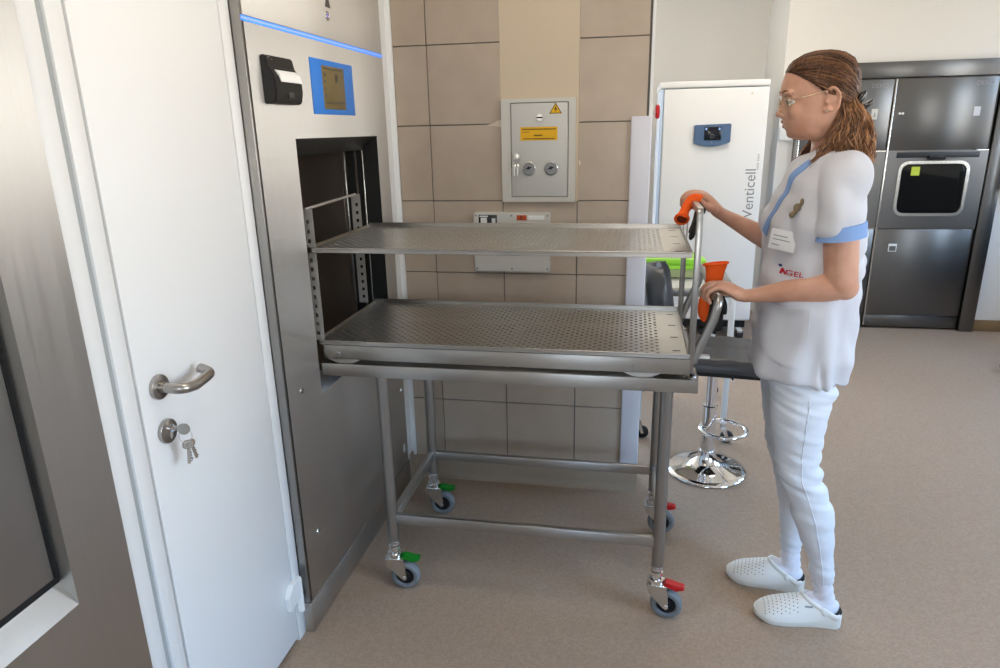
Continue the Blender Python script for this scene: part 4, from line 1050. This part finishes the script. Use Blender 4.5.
bmesh.ops.delete(cap, geom=[v_ for v_ in cap.verts if not v_.link_faces], context='VERTS')
rng = random.Random(11)
def strand(bm, pts, r, mi):
    N_ = len(pts); R_ = []
    for i, p in enumerate(pts):
        t = (V3(pts[min(i+1, N_-1)])-V3(pts[max(i-1, 0)]))
        s, u = frame_of(t, V3((.3, 1, .1)))
        f = r*(.55+.45*min(1, i/(N_*.15)))*(1-.8*max(0, (i/(N_-1)-.7)/.3)**1.5)
        R_.append([bm.verts.new(V3(p)+s*f*c+u*f*s_) for c, s_ in ((1, 0), (0, 1), (-1, 0), (0, -1))])
    for A, B in zip(R_, R_[1:]):
        for k in range(4):
            fc = bm.faces.new((A[k], A[(k+1) % 4], B[(k+1) % 4], B[k])); fc.material_index = mi
CEN = V3((.475, YC, 1.570)); CLIP = V3((.560, YC-.004, 1.545))
def onhead(p, off):
    d = (p-CEN).normalized(); h = head_bvh.ray_cast(CEN, d, .4)
    return (h[0] if h[0] else p)+d*off
hair = cap
for f in hair.faces: f.material_index = 0
for i in range(1100):                                     # combed back from the forehead to the clip
    side = rng.uniform(-1, 1)
    z = 1.665-.10*abs(side)**1.1
    th = side*2.0
    a = skull(max(1.575, min(1.664, z+rng.uniform(-.02, .02))), th*rng.uniform(.55, 1))
    if haircover(a) < 0: a.z = min(1.665, hairline(a.x)+rng.uniform(0, .006)); a = onhead(a, 0)
    end = CLIP+V3((rng.uniform(-.012, .008), side*.026+rng.uniform(-.008, .008), rng.uniform(-.016, .018)))
    pts = []; ph = rng.uniform(0, 6); o_ = rng.uniform(.0035, .0085)
    for k in range(13):
        t = k/12; p = a.lerp(end, t); p.z += .05*math.sin(PI*t)*max(0, (a.z-1.60)/.08); p.y += side*.03*math.sin(PI*t)
        lift = .002+o_*min(1, t*5)
        pts.append(onhead(p, lift+.0012*math.sin(ph+t*5)) if t < .93 else p.lerp(onhead(p, lift), .6))
    strand(hair, pts, rng.uniform(.0009, .0018), 0 if rng.random() < .62 else 1)
def wave(pts, amp, ph, cyc, n_=15):
    P = cr_interp([tuple(p) for p in pts], 5); out = []
    m_ = len(P)
    for k in range(m_):
        t = k/(m_-1); q = V3(P[k]); a_ = amp*min(1, t*1.8)
        out.append(q+V3((a_*math.sin(ph+cyc*2*PI*t), a_*.8*math.cos(ph*1.7+cyc*2*PI*t), 0)))
    return out
def fall(s, n_, kind):
    for i in range(n_):
        u = rng.random(); j = lambda q: rng.uniform(-q, q)
        if kind == 'front':       # lock that falls over the front of the shoulder
            a = V3((.512+.022*u, YC+s*(.066-.006*u), 1.555-.055*rng.random()))
            e_ = V3((.452+.040*u+j(.006), YC+s*(.086+.014*rng.random()), 1.388+j(.014)))
            mid = V3((.500+.012*u+j(.004), YC+s*(.068+j(.005)), 1.478+j(.01))); m2 = V3((.474+.022*u+j(.006), YC+s*(.074+j(.006)), 1.43+j(.006)))
        elif kind == 'side':
            a = V3((.518+.034*u, YC+s*(.060-.018*u), 1.566-.05*rng.random()))
            e_ = V3((.500+.05*u+j(.008), YC+s*(.088+j(.012)), 1.432+j(.016)))
            mid = V3((.525+.040*u+j(.006), YC+s*(.068+j(.008)), 1.512+j(.01))); m2 = V3((.515+.046*u+j(.008), YC+s*(.078+j(.008)), 1.468+j(.008)))
        else:                     # fluffy lengths below the clip
            a = V3((.556+.012*u, YC+s*.034*rng.random(), 1.545+j(.014)))
            w_ = rng.random()
            mid = V3((.566+.020*w_+j(.006), YC+s*(.012+.052*rng.random()), 1.500+j(.01)))
            m2 = V3((.570+.026*w_+j(.008), YC+s*(.02+.060*rng.random()), 1.450+j(.01)))
            e_ = V3((.562+.038*w_+j(.008), YC+s*(.02+.064*rng.random()), 1.392+j(.02)))
        mi = rng.choices((0, 1, 2), {'front': (3, 4, 2), 'side': (2, 4, 3), 'back': (1, 3, 7)}[kind])[0]
        strand(hair, wave((a, mid, m2, e_), rng.uniform(.003, .0085), rng.gauss(0, .9)+(0 if kind == 'front' else 2)+60*u*.03, rng.uniform(1.4, 2.1)), rng.uniform(.0008, .0017), mi)
for s in (-1, 1):
    fall(s, 460, 'front'); fall(s, 420, 'side'); fall(s, 620, 'back')
# inner mass so that no light shows through
for s in (-1, 1):
    limb(hair, [(.530, YC+s*.046, 1.55, .022, .014), (.524, YC+s*.054, 1.50, .022, .014), (.515, YC+s*.064, 1.455, .022, .012), (.492, YC+s*.076, 1.415, .016, .009), (.474, YC+s*.086, 1.392, .006, .004)], ref=(0, 1, 0), n=12)
limb(hair, [(.545, YC, 1.555, .012, .042), (.550, YC, 1.51, .022, .054), (.560, YC, 1.455, .024, .060), (.574, YC, 1.412, .015, .056), (.584, YC, 1.392, .006, .05)], ref=(0, 1, 0), n=20)
obj('hair', hair, [M_hairD, M_hairM, M_hairL], wom, 180)
bm = NB()
ellipsoid(bm, (.562, YC-.030, 1.552), (.010, .012, .030), Matrix.Rotation(.55, 4, 'Y'), 18)
ellipsoid(bm, (.583, YC-.026, 1.540), (.007, .012, .022), Matrix.Rotation(.80, 4, 'Y'), 18)
tube(bm, [(.556, YC-.036, 1.530), (.570, YC-.034, 1.538), (.582, YC-.030, 1.546)], .003, n=8)
obj('hair_clip', remesh(bm, .0022, 2), M_clip, wom, 180)
bm = NB(); ellipsoid(bm, (.4755, YC-.0830, 1.528), (.0022, .0022, .0022), seg=12); obj('earring', bm, M_chrome, wom, 180)
# ---- spectacles
bm = NB()
for s in (-1, 1):
    c = V3((.3805, YC+s*.034, 1.5455))
    ring_tube(bm, [c+V3((.004*math.cos(a)+.0, s*.0235*math.cos(a), .0205*math.sin(a)))+V3((.006*abs(math.cos(a))**2 if math.cos(a) > 0 else 0, 0, 0)) for a in [2*PI*k/36 for k in range(36)]], .0011, 8)
    tube(bm, [(.391, YC+s*.058, 1.5545), (.398, YC+s*.066, 1.559), (.43, YC+s*.0735, 1.566), (.470, YC+s*.0785, 1.578), (.488, YC+s*.081, 1.579)], .0011, n=8)
tube(bm, [(.378, YC-.011, 1.549), (.3745, YC, 1.553), (.378, YC+.011, 1.549)], .0011, n=8)
gl = obj('spectacles', bm, M_wire, wom, 180)
for s in (-1, 1):
    bm = NB(); c = V3((.3815, YC+s*.034, 1.5455)); ra, rb = [], []
    for k in range(32):
        a = 2*PI*k/32; q = c+V3((.004*math.cos(a)+(.006*math.cos(a)**2 if math.cos(a) > 0 else 0), s*.0228*math.cos(a), .0198*math.sin(a)))
        ra.append(bm.verts.new(q)); rb.append(bm.verts.new(q+V3((.0012, 0, 0))))
    bm.faces.new(ra); bm.faces.new(list(reversed(rb)))
    for k in range(32): bm.faces.new((ra[k], ra[(k+1) % 32], rb[(k+1) % 32], rb[k]))
    obj('lens', bm, M_lens, gl, None)

# ---- clothes
def wrinkle(bm, fun):
    bm.normal_update()
    mv = [(v_, v_.normal*fun(v_.co)) for v_ in bm.verts]
    for v_, d in mv: v_.co += d
def smoothstep(a, b_, x):
    t = max(0, min(1, (x-a)/(b_-a))); return t*t*(3-2*t)
tn = NB()
limb(tn, [(.495, YC, .814, .139, .183), (.496, YC, .85, .140, .183), (.497, YC, .94, .136, .176), (.498, YC, 1.05, .131, .170), (.500, YC, 1.15, .126, .171), (.500, YC, 1.23, .123, .174), (.503, YC, 1.30, .113, .174), (.510, YC, 1.355, .094, .164), (.528, YC, 1.392, .068, .138), (.540, YC, 1.416, .054, .104), (.547, YC, 1.440, .044, .080)], ref=(0, 1, 0), n=56, round_=False)
limb(tn, [(.520, 1.885, 1.382, .055, .052), (.518, 1.848, 1.36, .056, .055), (.516, 1.833, 1.31, .053, .053), (.520, 1.829, 1.228, .053, .053)], ref=(0, 1, 0), n=28, round_=False)
limb(tn, [(.522, 2.115, 1.382, .054, .050), (.520, 2.155, 1.36, .056, .054), (.514, 2.182, 1.30, .054, .054), (.504, 2.212, 1.225, .054, .055)], ref=(0, 1, 0), n=28, round_=False)
ellipsoid(tn, (.425, YC-.055, 1.235), (.055, .065, .065)); ellipsoid(tn, (.425, YC+.055, 1.235), (.055, .065, .065))
tn = remesh(tn, .0055, 5, .5)
def tunic_fold(p):
    n1 = noise.noise((p.x*16, p.y*16, p.z*6.5)); n2 = noise.noise((p.x*9+p.z*14, p.y*9, p.z*9-p.x*10))
    low = smoothstep(1.15, .85, p.z)
    f = .0095*n1+.0110*n2
    arm = math.exp(-((p.z-1.16)/.10)**2)*smoothstep(.44, .55, p.x)
    f += .006*arm*math.sin((p.z*1.2-p.x)*70)
    f += low*.006*math.sin(p.x*55+p.y*30+2*noise.noise((p.x*8, p.y*8, p.z*3)))
    if p.y < 1.9 and p.z < .90: f -= .012*math.exp(-((p.x-.512-(.88-p.z)*.12)/.006)**2)*smoothstep(.90, .84, p.z)
    f += .0022*math.exp(-((p.z-.806)/.004)**2)
    return f
wrinkle(tn, tunic_fold)
bmesh.ops.smooth_vert(tn, verts=tn.verts[:], factor=.25, use_axis_x=True, use_axis_y=True, use_axis_z=True)
tunic_bvh = bvh_of(tn)
def cuff(st0, st1, name, par):
    t = NB(); rr = []
    for (p, a, b_, g) in ((st0[0], st0[1], st0[2], .0015), (st1[0], st1[1], st1[2], .0035), (st1[0], st1[1], st1[2], -.004), (st0[0], st0[1], st0[2], -.004)):
        rr.append([t.verts.new((p[0]+(a+g)*math.cos(2*PI*k/40), p[1]+(b_+g)*math.sin(2*PI*k/40), p[2]+.009*math.cos(2*PI*k/40))) for k in range(40)])
    for A, B in zip(rr, rr[1:]+rr[:1]):
        for k in range(40): t.faces.new((A[k], A[(k+1) % 40], B[(k+1) % 40], B[k]))
    return obj(name, t, M_trim, par, 50)
def front_hit(y, z, off):
    h = tunic_bvh.ray_cast(V3((0, y, z)), V3((1, 0, 0)), 2); return h[0]+h[1]*off if h[0] else None
def side_hit(x, z, off):
    h = tunic_bvh.ray_cast(V3((x, 1.4, z)), V3((0, 1, 0)), 1); return h[0]+h[1]*off if h[0] else None
tunic = obj('tunic', tn, M_cloth, wom, 180)
cuff(((.520, 1.8305, 1.256), .0550, .0545), ((.5205, 1.829, 1.221), .0560, .0570), 'sleeve_cuff', tunic)
cuff(((.508, 2.204, 1.250), .0555, .0560), ((.500, 2.214, 1.214), .0570, .0585), 'sleeve_cuff', tunic)
def ribbon(name, centre, half, hit, material, par, n_=40, offs=(.0005, .0026)):
    """flat band laid on the tunic: centre points in (a,z), half width in the band's own plane"""
    t = NB(); rows = []
    C_ = cr_interp(centre, max(1, n_//(len(centre)-1)))
    for i, c in enumerate(C_):
        a, b_ = C_[max(0, i-1)], C_[min(len(C_)-1, i+1)]
        dx, dz = b_[0]-a[0], b_[1]-a[1]; l = math.hypot(dx, dz); nx, nz_ = -dz/l*half, dx/l*half
        q = [hit(c[0]+nx*f, c[1]+nz_*f, o) for o in offs for f in (-1, 0, 1)]
        if any(p is None for p in q): continue
        rows.append([t.verts.new(p) for p in q])
    for A, B in zip(rows, rows[1:]):
        for k, l in ((0, 1), (1, 2), (3, 4), (4, 5), (0, 3), (2, 5)): t.faces.new((A[k], A[l], B[l], B[k]))
    for E in (rows[0], rows[-1]): t.faces.new((E[0], E[1], E[2], E[5], E[4], E[3]))
    return obj(name, t, material, par, 60)
ribbon('neckline_trim', [(1.922, 1.405), (1.934, 1.37), (1.952, 1.315), (1.985, 1.245), (2.01, 1.205)], .013, front_hit, M_trim, tunic)
# pocket laid on the lower front
t = NB(); rows = []
px_ = lambda u: .372+.098*u
for i in range(15):
    w_ = i/14
    zt = 1.032; zb = .868+.012*(1-w_)+.045*(abs(2*w_-1)**5)
    rows.append([[t.verts.new(side_hit(px_(w_), zt+(zb-zt)*k/14, o+(.006*math.sin(PI*w_) if k == 0 else 0))) if side_hit(px_(w_), zt+(zb-zt)*k/14, o) else None for k in range(15)] for o in (.0003, .0038)])
for A, B in zip(rows, rows[1:]):
    for l in (0, 1):
        for k in range(14):
            q = (A[l][k], B[l][k], B[l][k+1], A[l][k+1])
            if all(q): t.faces.new(q)
    for k in (0, 14):
        q = (A[0][k], B[0][k], B[1][k], A[1][k])
        if all(q): t.faces.new(q)
for E in (rows[0], rows[-1]):
    for k in range(14):
        q = (E[0][k], E[0][k+1], E[1][k+1], E[1][k])
        if all(q): t.faces.new(q)
obj('pocket', t, M_cloth, tunic, 60)
# red lettering with its little blue figure
def on_side(t, off):
    for v_ in t.verts:
        d = -v_.co.y; h = side_hit(v_.co.x, v_.co.z, off)
        if h: v_.co = h
def decal(t, dy=.0012):
    bmesh.ops.subdivide_edges(t, edges=[e for e in t.edges if e.calc_length() > .006], cuts=2)
    for v_ in t.verts:
        h = side_hit(v_.co.x, v_.co.z, .0008+(dy if v_.co.y < 0 else 0))
        if h: v_.co = h
    return t
t = text_bm('GEL', .0200, face_negY((.4285, 0, 1.120)), .001, space=1.05); decal(t); lt = obj('red_lettering', t, M_redink, tunic, None)
t = NB(); prism(t, [(a_, z_+.0255) for a_, z_ in [(.399, 1.0875), (.4035, 1.0875), (.4065, 1.094), (.4095, 1.0875), (.4125, 1.0875), (.4075, 1.103), (.4045, 1.103)]], 'Y', -.001, .001); decal(t); obj('red_figure', t, M_redink, lt, None)
t = NB(); prism(t, [(.4015+.0035*math.cos(a), 1.134+.0035*math.sin(a)) for a in [2*PI*k/10 for k in range(10)]], 'Y', -.001, .001); decal(t); obj('blue_dot', t, mat('navy_print', srgb(40, 52, 110), .7), lt, None)
# badge and pin
def hang(c, nrm, w_, h_, th, name, material, par, tilt=0):
    nrm = V3(nrm).normalized(); up = (V3((0, 0, 1))-nrm*nrm.z).normalized(); rt_ = up.cross(nrm)
    t = NB(); box(t, -w_/2, w_/2, -h_/2, h_/2, -th/2, th/2, .001)
    join(bm := NB(), t, axes(c, rt_, up, nrm) @ Matrix.Rotation(tilt, 4, 'Z')); return obj(name, bm, material, par), axes(c, rt_, up, nrm) @ Matrix.Rotation(tilt, 4, 'Z')
h0 = side_hit(.402, 1.205, .004); hn = tunic_bvh.ray_cast(V3((.402, 1.4, 1.205)), V3((0, 1, 0)), 1)[1]
bd, MB_ = hang(h0+V3((-.003, -.006, 0)), (hn.x*.6-.3, hn.y-.3, .08), .074, .054, .0016, 'name_badge', mat('badge_card', srgb(232, 232, 234), .35), tunic, -.10)
t = NB()
for (x0, x1, z) in ((-.028, .012, .010), (-.028, .020, .0), (-.028, -.006, -.014)): box(t, x0, x1, z-.0012, z+.0012, .0007, .0013)
bmesh.ops.transform(t, matrix=MB_, verts=t.verts[:]); obj('badge_print', t, M_greyink, bd)
h1 = side_hit(.420, 1.283, .004)
bm = NB()
ellipsoid(bm, h1+V3((0, -.003, .010)), (.010, .005, .011), seg=14); ellipsoid(bm, h1+V3((-.011, -.003, -.009)), (.008, .005, .009), seg=14); ellipsoid(bm, h1+V3((.010, -.003, .024)), (.005, .004, .010), seg=12); ellipsoid(bm, h1+V3((-.004, -.003, 0)), (.006, .004, .008), seg=12)
obj('pin_ornament', remesh(bm, .0018, 1), mat('brass_enamel', srgb(128, 112, 88), .35, .6), tunic, 180)
# trousers
tz = NB()
for LEG in (NEAR, FAR):
    zmin = .140 if LEG is NEAR else .130
    L2 = [q for q in LEG if q[2] > .12]
    limb(tz, [(x, y, z, a+.006, b_+.006) for x, y, z, a, b_ in L2], ref=(0, 1, 0), n=36, round_=False)
limb(tz, [(.505, YC, .74, .07, .10), (.503, YC, .80, .096, .150), (.505, YC, .88, .100, .150), (.505, YC, .95, .095, .145)], ref=(0, 1, 0), n=36, round_=False)
tz = remesh(tz, .0048, 4, .5)
def leg_fold(p):
    h = noise.noise((p.x*5, p.y*5, p.z*30)); g_ = noise.noise((p.x*9+3, p.y*9, p.z*52+p.x*14))
    knee = math.exp(-((p.z-.53)/.14)**2); up = smoothstep(.66, .80, p.z); ank = smoothstep(.30, .16, p.z)
    back = smoothstep(.50, .58, p.x)
    return .0040*h+(.0060*knee+.0060*up+.0046*ank)*g_+.0042*back*(knee+up)*math.sin(p.z*125+p.x*20)
wrinkle(tz, leg_fold)
tz_bvh = bvh_of(tz)
trs = obj('trousers', tz, M_trous, wom, 180)
pts = []
for k in range(60):
    z = .775-(.775-.15)*k/59; x = .513
    for a, b_ in zip(NEAR, NEAR[1:]):
        if a[2] >= z >= b_[2]: x = a[0]+(b_[0]-a[0])*(a[2]-z)/(a[2]-b_[2])+.008*smoothstep(.5, .75, z)-.006
    h = tz_bvh.ray_cast(V3((x, 1.5, z)), V3((0, 1, 0)), 1)
    if h[0]: pts.append(h[0]+V3((0, -.0004, 0)))
bm = NB(); tube(bm, pts, .0016, n=8); obj('side_seam', bm, M_trous, trs, 180)
# socks and clogs
for LEG, F in ((NEAR, FN), (FAR, FFt)):
    t = NB(); limb(t, [(x, y, z, a+.003, b_+.003) for x, y, z, a, b_ in LEG[-3:]]+[(*F(.20, 0, .07), .030, .028)], ref=(0, 1, 0), n=22); foot(t, F, .0028)
    t = remesh(t, .004, 4, .5); wrinkle(t, lambda p: .0014*math.sin((p.z*1.6-p.x)*110)*smoothstep(.03, .08, p.z)+.0012*noise.noise(p*30))
    obj('sock', t, M_sock, wom, 180)
    # clog: sole, domed upper open at the heel, strap along the opening
    def outline(x):      # half width of the sole, x from heel 0 to toe 1
        e_ = math.sqrt(max(0, 1-((x-.10)/.10)**2)) if x < .10 else (math.sqrt(max(0, 1-((x-.76)/.24)**2)) if x > .76 else 1)
        return (.034+.016*smoothstep(.25, .72, x))*max(.02, e_)
    t = NB(); NX = 40; lo, hi = [], []
    XS_ = [.5-.5*math.cos(PI*k/NX) for k in range(NX+1)]
    lev = lambda x: .020*smoothstep(.55, 0, x)
    prof = [(.92, .000), (1., .006), (1.0, .020), (.98, .028)]
    R_ = []
    for f, z in prof:
        R_.append([t.verts.new(F(x, s_*outline(x)*f, (z+lev(x) if z > .01 else z+.010*smoothstep(.80, 1.0, x)))) for s_, xx in ((1, XS_), (-1, XS_[::-1])) for x in xx])
    m_ = len(R_[0])
    for A, B in zip(R_, R_[1:]):
        for k in range(m_): t.faces.new((A[k], A[(k+1) % m_], B[(k+1) % m_], B[k]))
    t.faces.new(R_[0]); t.faces.new(list(reversed(R_[-1])))
    bmesh.ops.remove_doubles(t, verts=t.verts[:], dist=.0004)
    sole = obj('clog', t, M_sole, wom, 50)
    t = NB(); top = [F(x, s_*outline(x)*.86, .0285+lev(x)) for s_, xx in ((1, XS_[2:-11]), (-1, XS_[2:-11][::-1])) for x in xx]
    va = [t.verts.new(p) for p in top]; vb = [t.verts.new(p+V3((0, 0, .003))) for p in top]
    t.faces.new(vb); t.faces.new(va)
    for k in range(len(va)): t.faces.new((va[k], va[(k+1) % len(va)], vb[(k+1) % len(va)], vb[k]))
    obj('insole', t, M_insole, sole, None)
    def Hx(x): return .078*min(1, max(0, (1.0-x)/.54))**.55 if x > .46 else .078
    def acut(x): return PI/2 if x >= .47 else math.asin(max(.06, min(1, max(0, (x-.07)/.40)**1.15)))
    def up(x, a, o=0):
        b0 = .020+lev(x)
        return F(x, (outline(x)*.985+o)*math.cos(a)*(1-.12*math.sin(a)), b0+(Hx(x)-.006+o)*math.sin(a)**.85 if Hx(x) > .007 else b0+.001)
    t = NB(); NA = 14; XU = [.03+(.9985-.03)*(.5-.5*math.cos(PI*k/46)) for k in range(47)]
    for side in (0, 1):
        for o in (0, .0032):
            Gd = []
            for x in XU:
                ac = acut(x); Gd.append([t.verts.new(up(x, (ac*k/NA) if side == 0 else PI-ac*k/NA, o)) for k in range(NA+1)])
            for A, B in zip(Gd, Gd[1:]):
                for k in range(NA): t.faces.new((A[k], A[k+1], B[k+1], B[k]))
    bmesh.ops.remove_doubles(t, verts=t.verts[:], dist=.0002)
    # vent holes: rows of little dark discs set into the vamp
    for i in range(9):
        for k in range(10):
            x = .53+.045*i; a = .45+(PI-.90)*(k+(.5 if i % 2 else 0))/10
            if x > .93: continue
            p, q1, q2 = up(x, a, .0034), up(x+.01, a, .0034), up(x, a+.03, .0034)
            u_ = (q1-p).normalized(); nn = u_.cross((q2-p)).normalized(); w_ = nn.cross(u_)
            fc = t.faces.new([t.verts.new(p+(u_*math.cos(c)+w_*math.sin(c))*.0017) for c in [2*PI*j/8 for j in range(8)]]); fc.material_index = 1
    obj('upper', t, [M_clog, M_insole], sole, 60)
    t = NB(); rim = []
    XR_ = [.05+(.47-.05)*k/18 for k in range(19)]
    rim = [up(x, acut(x), .0015) for x in XR_]+[up(x, PI-acut(x), .0015) for x in XR_[::-1]]
    limb(t, [(*p, .0055, .0095) for p in rim], ref=(0, 0, 1), n=12, sub=1)
    strap = obj('strap', t, M_clog, sole, 180)
    t = NB(); p = up(.22, acut(.22)*.75, .004); ellipsoid(t, p, (.010, .004, .010), seg=14); obj('strap_buckle', t, M_white, strap, 180)
    if LEG is NEAR:
        t = NB(); q = [up(x, a, .004) for x, a in ((.36, .55), (.45, .62), (.45, .70), (.36, .63))] if F(0, 1, 0).y < F(0, 0, 0).y else [up(x, PI-a, .004) for x, a in ((.36, .55), (.45, .62), (.45, .70), (.36, .63))]
        q2 = [p+V3((0, -.001, 0)) for p in q]; va = [t.verts.new(p) for p in q]; vb = [t.verts.new(p) for p in q2]; t.faces.new(va); t.faces.new(vb)
        for k in range(4): t.faces.new((va[k], va[(k+1) % 4], vb[(k+1) % 4], vb[k]))
        obj('side_tag', t, M_greyink, sole, None)

# ================================================================ WORK GLOVES on the two bars
g1 = thing('work_glove', 'orange and black work glove draped over the top bar under her hand', 'glove', (.178, 2.045, 1.295), 'orange work gloves')
bm = NB()
limb(bm, [(.144, 2.026, 1.245, .019, .019), (.149, 2.032, 1.259, .014, .014), (.156, 2.038, 1.274, .014, .012), (.166, 2.043, 1.285, .018, .0095), (.178, 2.046, 1.291, .022, .009), (.190, 2.048, 1.286, .024, .009)], ref=(0, 1, 0), n=20, round_=False)
ring_tube(bm, torus_pts((.1435, 2.0245, 1.2430), V3((.93, -.30, .1)).normalized(), V3((-.12, -.55, .83)).normalized(), .0185, 24), .0045, 8)
obj('glove_cuff', bm, M_orange, g1, 60)
bm = NB(); cyl(bm, (.1425, 2.0205, 1.2405), (.144, 2.026, 1.245), .0135, .0135); obj('cuff_opening', bm, mat('cuff_inside_shade', srgb(120, 36, 8), .9), g1)  # dark disc paints the shade inside the cuff
bm = NB()
limb(bm, [(.188, 2.049, 1.284, .026, .009), (.194, 2.050, 1.268, .036, .012), (.192, 2.050, 1.252, .037, .013), (.188, 2.050, 1.234, .034, .012)], ref=(1, 0, 0), n=18)
for y, z1 in ((2.022, 1.196), (2.040, 1.184), (2.058, 1.186), (2.075, 1.198)):
    limb(bm, [(.188, y, 1.240, .010, .009), (.182, y, 1.215, .010, .0088), (.177, y, z1+.008, .009, .008), (.173, y, z1, .006, .006)], ref=(1, 0, 0), n=10)
limb(bm, [(.200, 2.016, 1.268, .009, .009), (.190, 2.004, 1.248, .009, .009), (.184, 2.000, 1.228, .008, .008)], ref=(1, 0, 0), n=10)
obj('glove_palm', remesh(bm, .0028, 3), M_glovebl, g1, 180)
g2 = thing('work_glove', 'orange and black work glove upright beside the lower push handle under her near hand', 'glove', (.245, 2.02, .90), 'orange work gloves')
bm = NB()
limb(bm, [(.247, 2.025, 1.114, .034, .015), (.247, 2.024, 1.106, .031, .013), (.246, 2.022, 1.085, .026, .012), (.244, 2.020, 1.055, .024, .012), (.242, 2.020, 1.03, .026, .012)], ref=(0, 1, 0), n=22, round_=False)
ring_tube(bm, [V3((.247+.034*math.cos(a), 2.025+.015*math.sin(a), 1.113+.004*math.cos(a))) for a in [2*PI*k/28 for k in range(28)]], .0035, 8)
obj('glove_cuff', bm, M_orange, g2, 60)
bm = NB()
limb(bm, [(.230, 2.020, 1.045, .014, .010), (.224, 2.019, 1.00, .019, .011), (.222, 2.019, .965, .017, .010), (.226, 2.019, .945, .010, .008)], ref=(0, 1, 0), n=16)
obj('glove_back', bm, M_orange, g2, 60)
bm = NB()
limb(bm, [(.252, 2.022, 1.050, .017, .012), (.252, 2.021, 1.00, .024, .013), (.250, 2.021, .965, .025, .012)], ref=(0, 1, 0), n=16)
for dx, z1 in ((-.020, .925), (-.006, .905), (.008, .905), (.021, .918)):
    limb(bm, [(.250+dx, 2.021, .970, .008, .009), (.250+dx, 2.020, .94, .008, .0085), (.248+dx, 2.019, z1, .0065, .007)], ref=(0, 1, 0), n=10)
limb(bm, [(.268, 2.016, 1.02, .008, .008), (.278, 2.010, .995, .008, .008), (.280, 2.008, .97, .007, .007)], ref=(0, 1, 0), n=10)
obj('glove_palm', remesh(bm, .0028, 3), M_glovebl, g2, 180)
# ================================================================ LIGHT
SKY = 17
w = bpy.data.worlds.new('sky'); scene.world = w; w.use_nodes = True
nt = w.node_tree; bg = nt.nodes['Background']
tc = nt.nodes.new('ShaderNodeTexCoord'); sp = nt.nodes.new('ShaderNodeSeparateXYZ'); rp = nt.nodes.new('ShaderNodeValToRGB')
mr = nt.nodes.new('ShaderNodeMapRange'); mr.inputs['From Min'].default_value = -1
nt.links.new(tc.outputs['Generated'], sp.inputs['Vector']); nt.links.new(sp.outputs['Z'], mr.inputs['Value'])
nt.links.new(mr.outputs['Result'], rp.inputs['Fac']); nt.links.new(rp.outputs['Color'], bg.inputs['Color'])
E_ = rp.color_ramp.elements                       # warm ground and haze at eye level, blue sky above
E_[0].position = .40; E_[0].color = (.60, .56, .50, 1); E_[1].position = 1; E_[1].color = (.36, .78, 1.5, 1)
for pos, c in ((.49, (.80, .75, .67, 1)), (.54, (1, .95, .87, 1)), (.62, (.68, .97, 1.32, 1)), (.75, (.46, .90, 1.55, 1))):
    q = E_.new(pos); q.color = c
bg.inputs['Strength'].default_value = SKY
def portal(name, loc, rot, sx, sy):
    l = bpy.data.lights.new(name, 'AREA'); l.shape = 'RECTANGLE'; l.size = sx; l.size_y = sy; l.cycles.is_portal = True
    o = bpy.data.objects.new(name, l); COL.objects.link(o); o.location = loc; o.rotation_euler = rot
for (a, b_) in wins: portal('window_portal', (XR+.13, (a+b_)/2, 1.7), (0, PI/2, 0), 1.5, b_-a)
portal('window_portal', (.3, -2.33, 1.7), (PI/2, 0, 0), 1.0, .8)  # sky portal of the added fill window
M_fill = mat('fill_panel_glow', (1, 1, 1, 1), .5, emit=(1, .90, .78, 1), estr=10)  # unseen glowing panels added to warm the door top and brighten the oven
for (x, y, a, b_) in ((-.15, 1.35, .3, .3), (.55, 4.2, .6, .3)):
    bm = NB(); box(bm, x-a, x+a, y-b_, y+b_, ZC-.012, ZC-.0005); struct('ceiling_fill_panel', bm, M_fill)
vs = scene.view_settings
scene.display_settings.display_device = 'sRGB'
vs.view_transform = 'Standard'; vs.look = 'None'; vs.gamma = 1; vs.use_curve_mapping = False; vs.exposure = -.38
scene.cycles.max_bounces = 10; scene.cycles.diffuse_bounces = 5; scene.cycles.glossy_bounces = 5; scene.cycles.transmission_bounces = 6
scene.cycles.sample_clamp_indirect = 6; scene.cycles.use_denoising = True; scene.cycles.caustics_reflective = False; scene.cycles.caustics_refractive = False
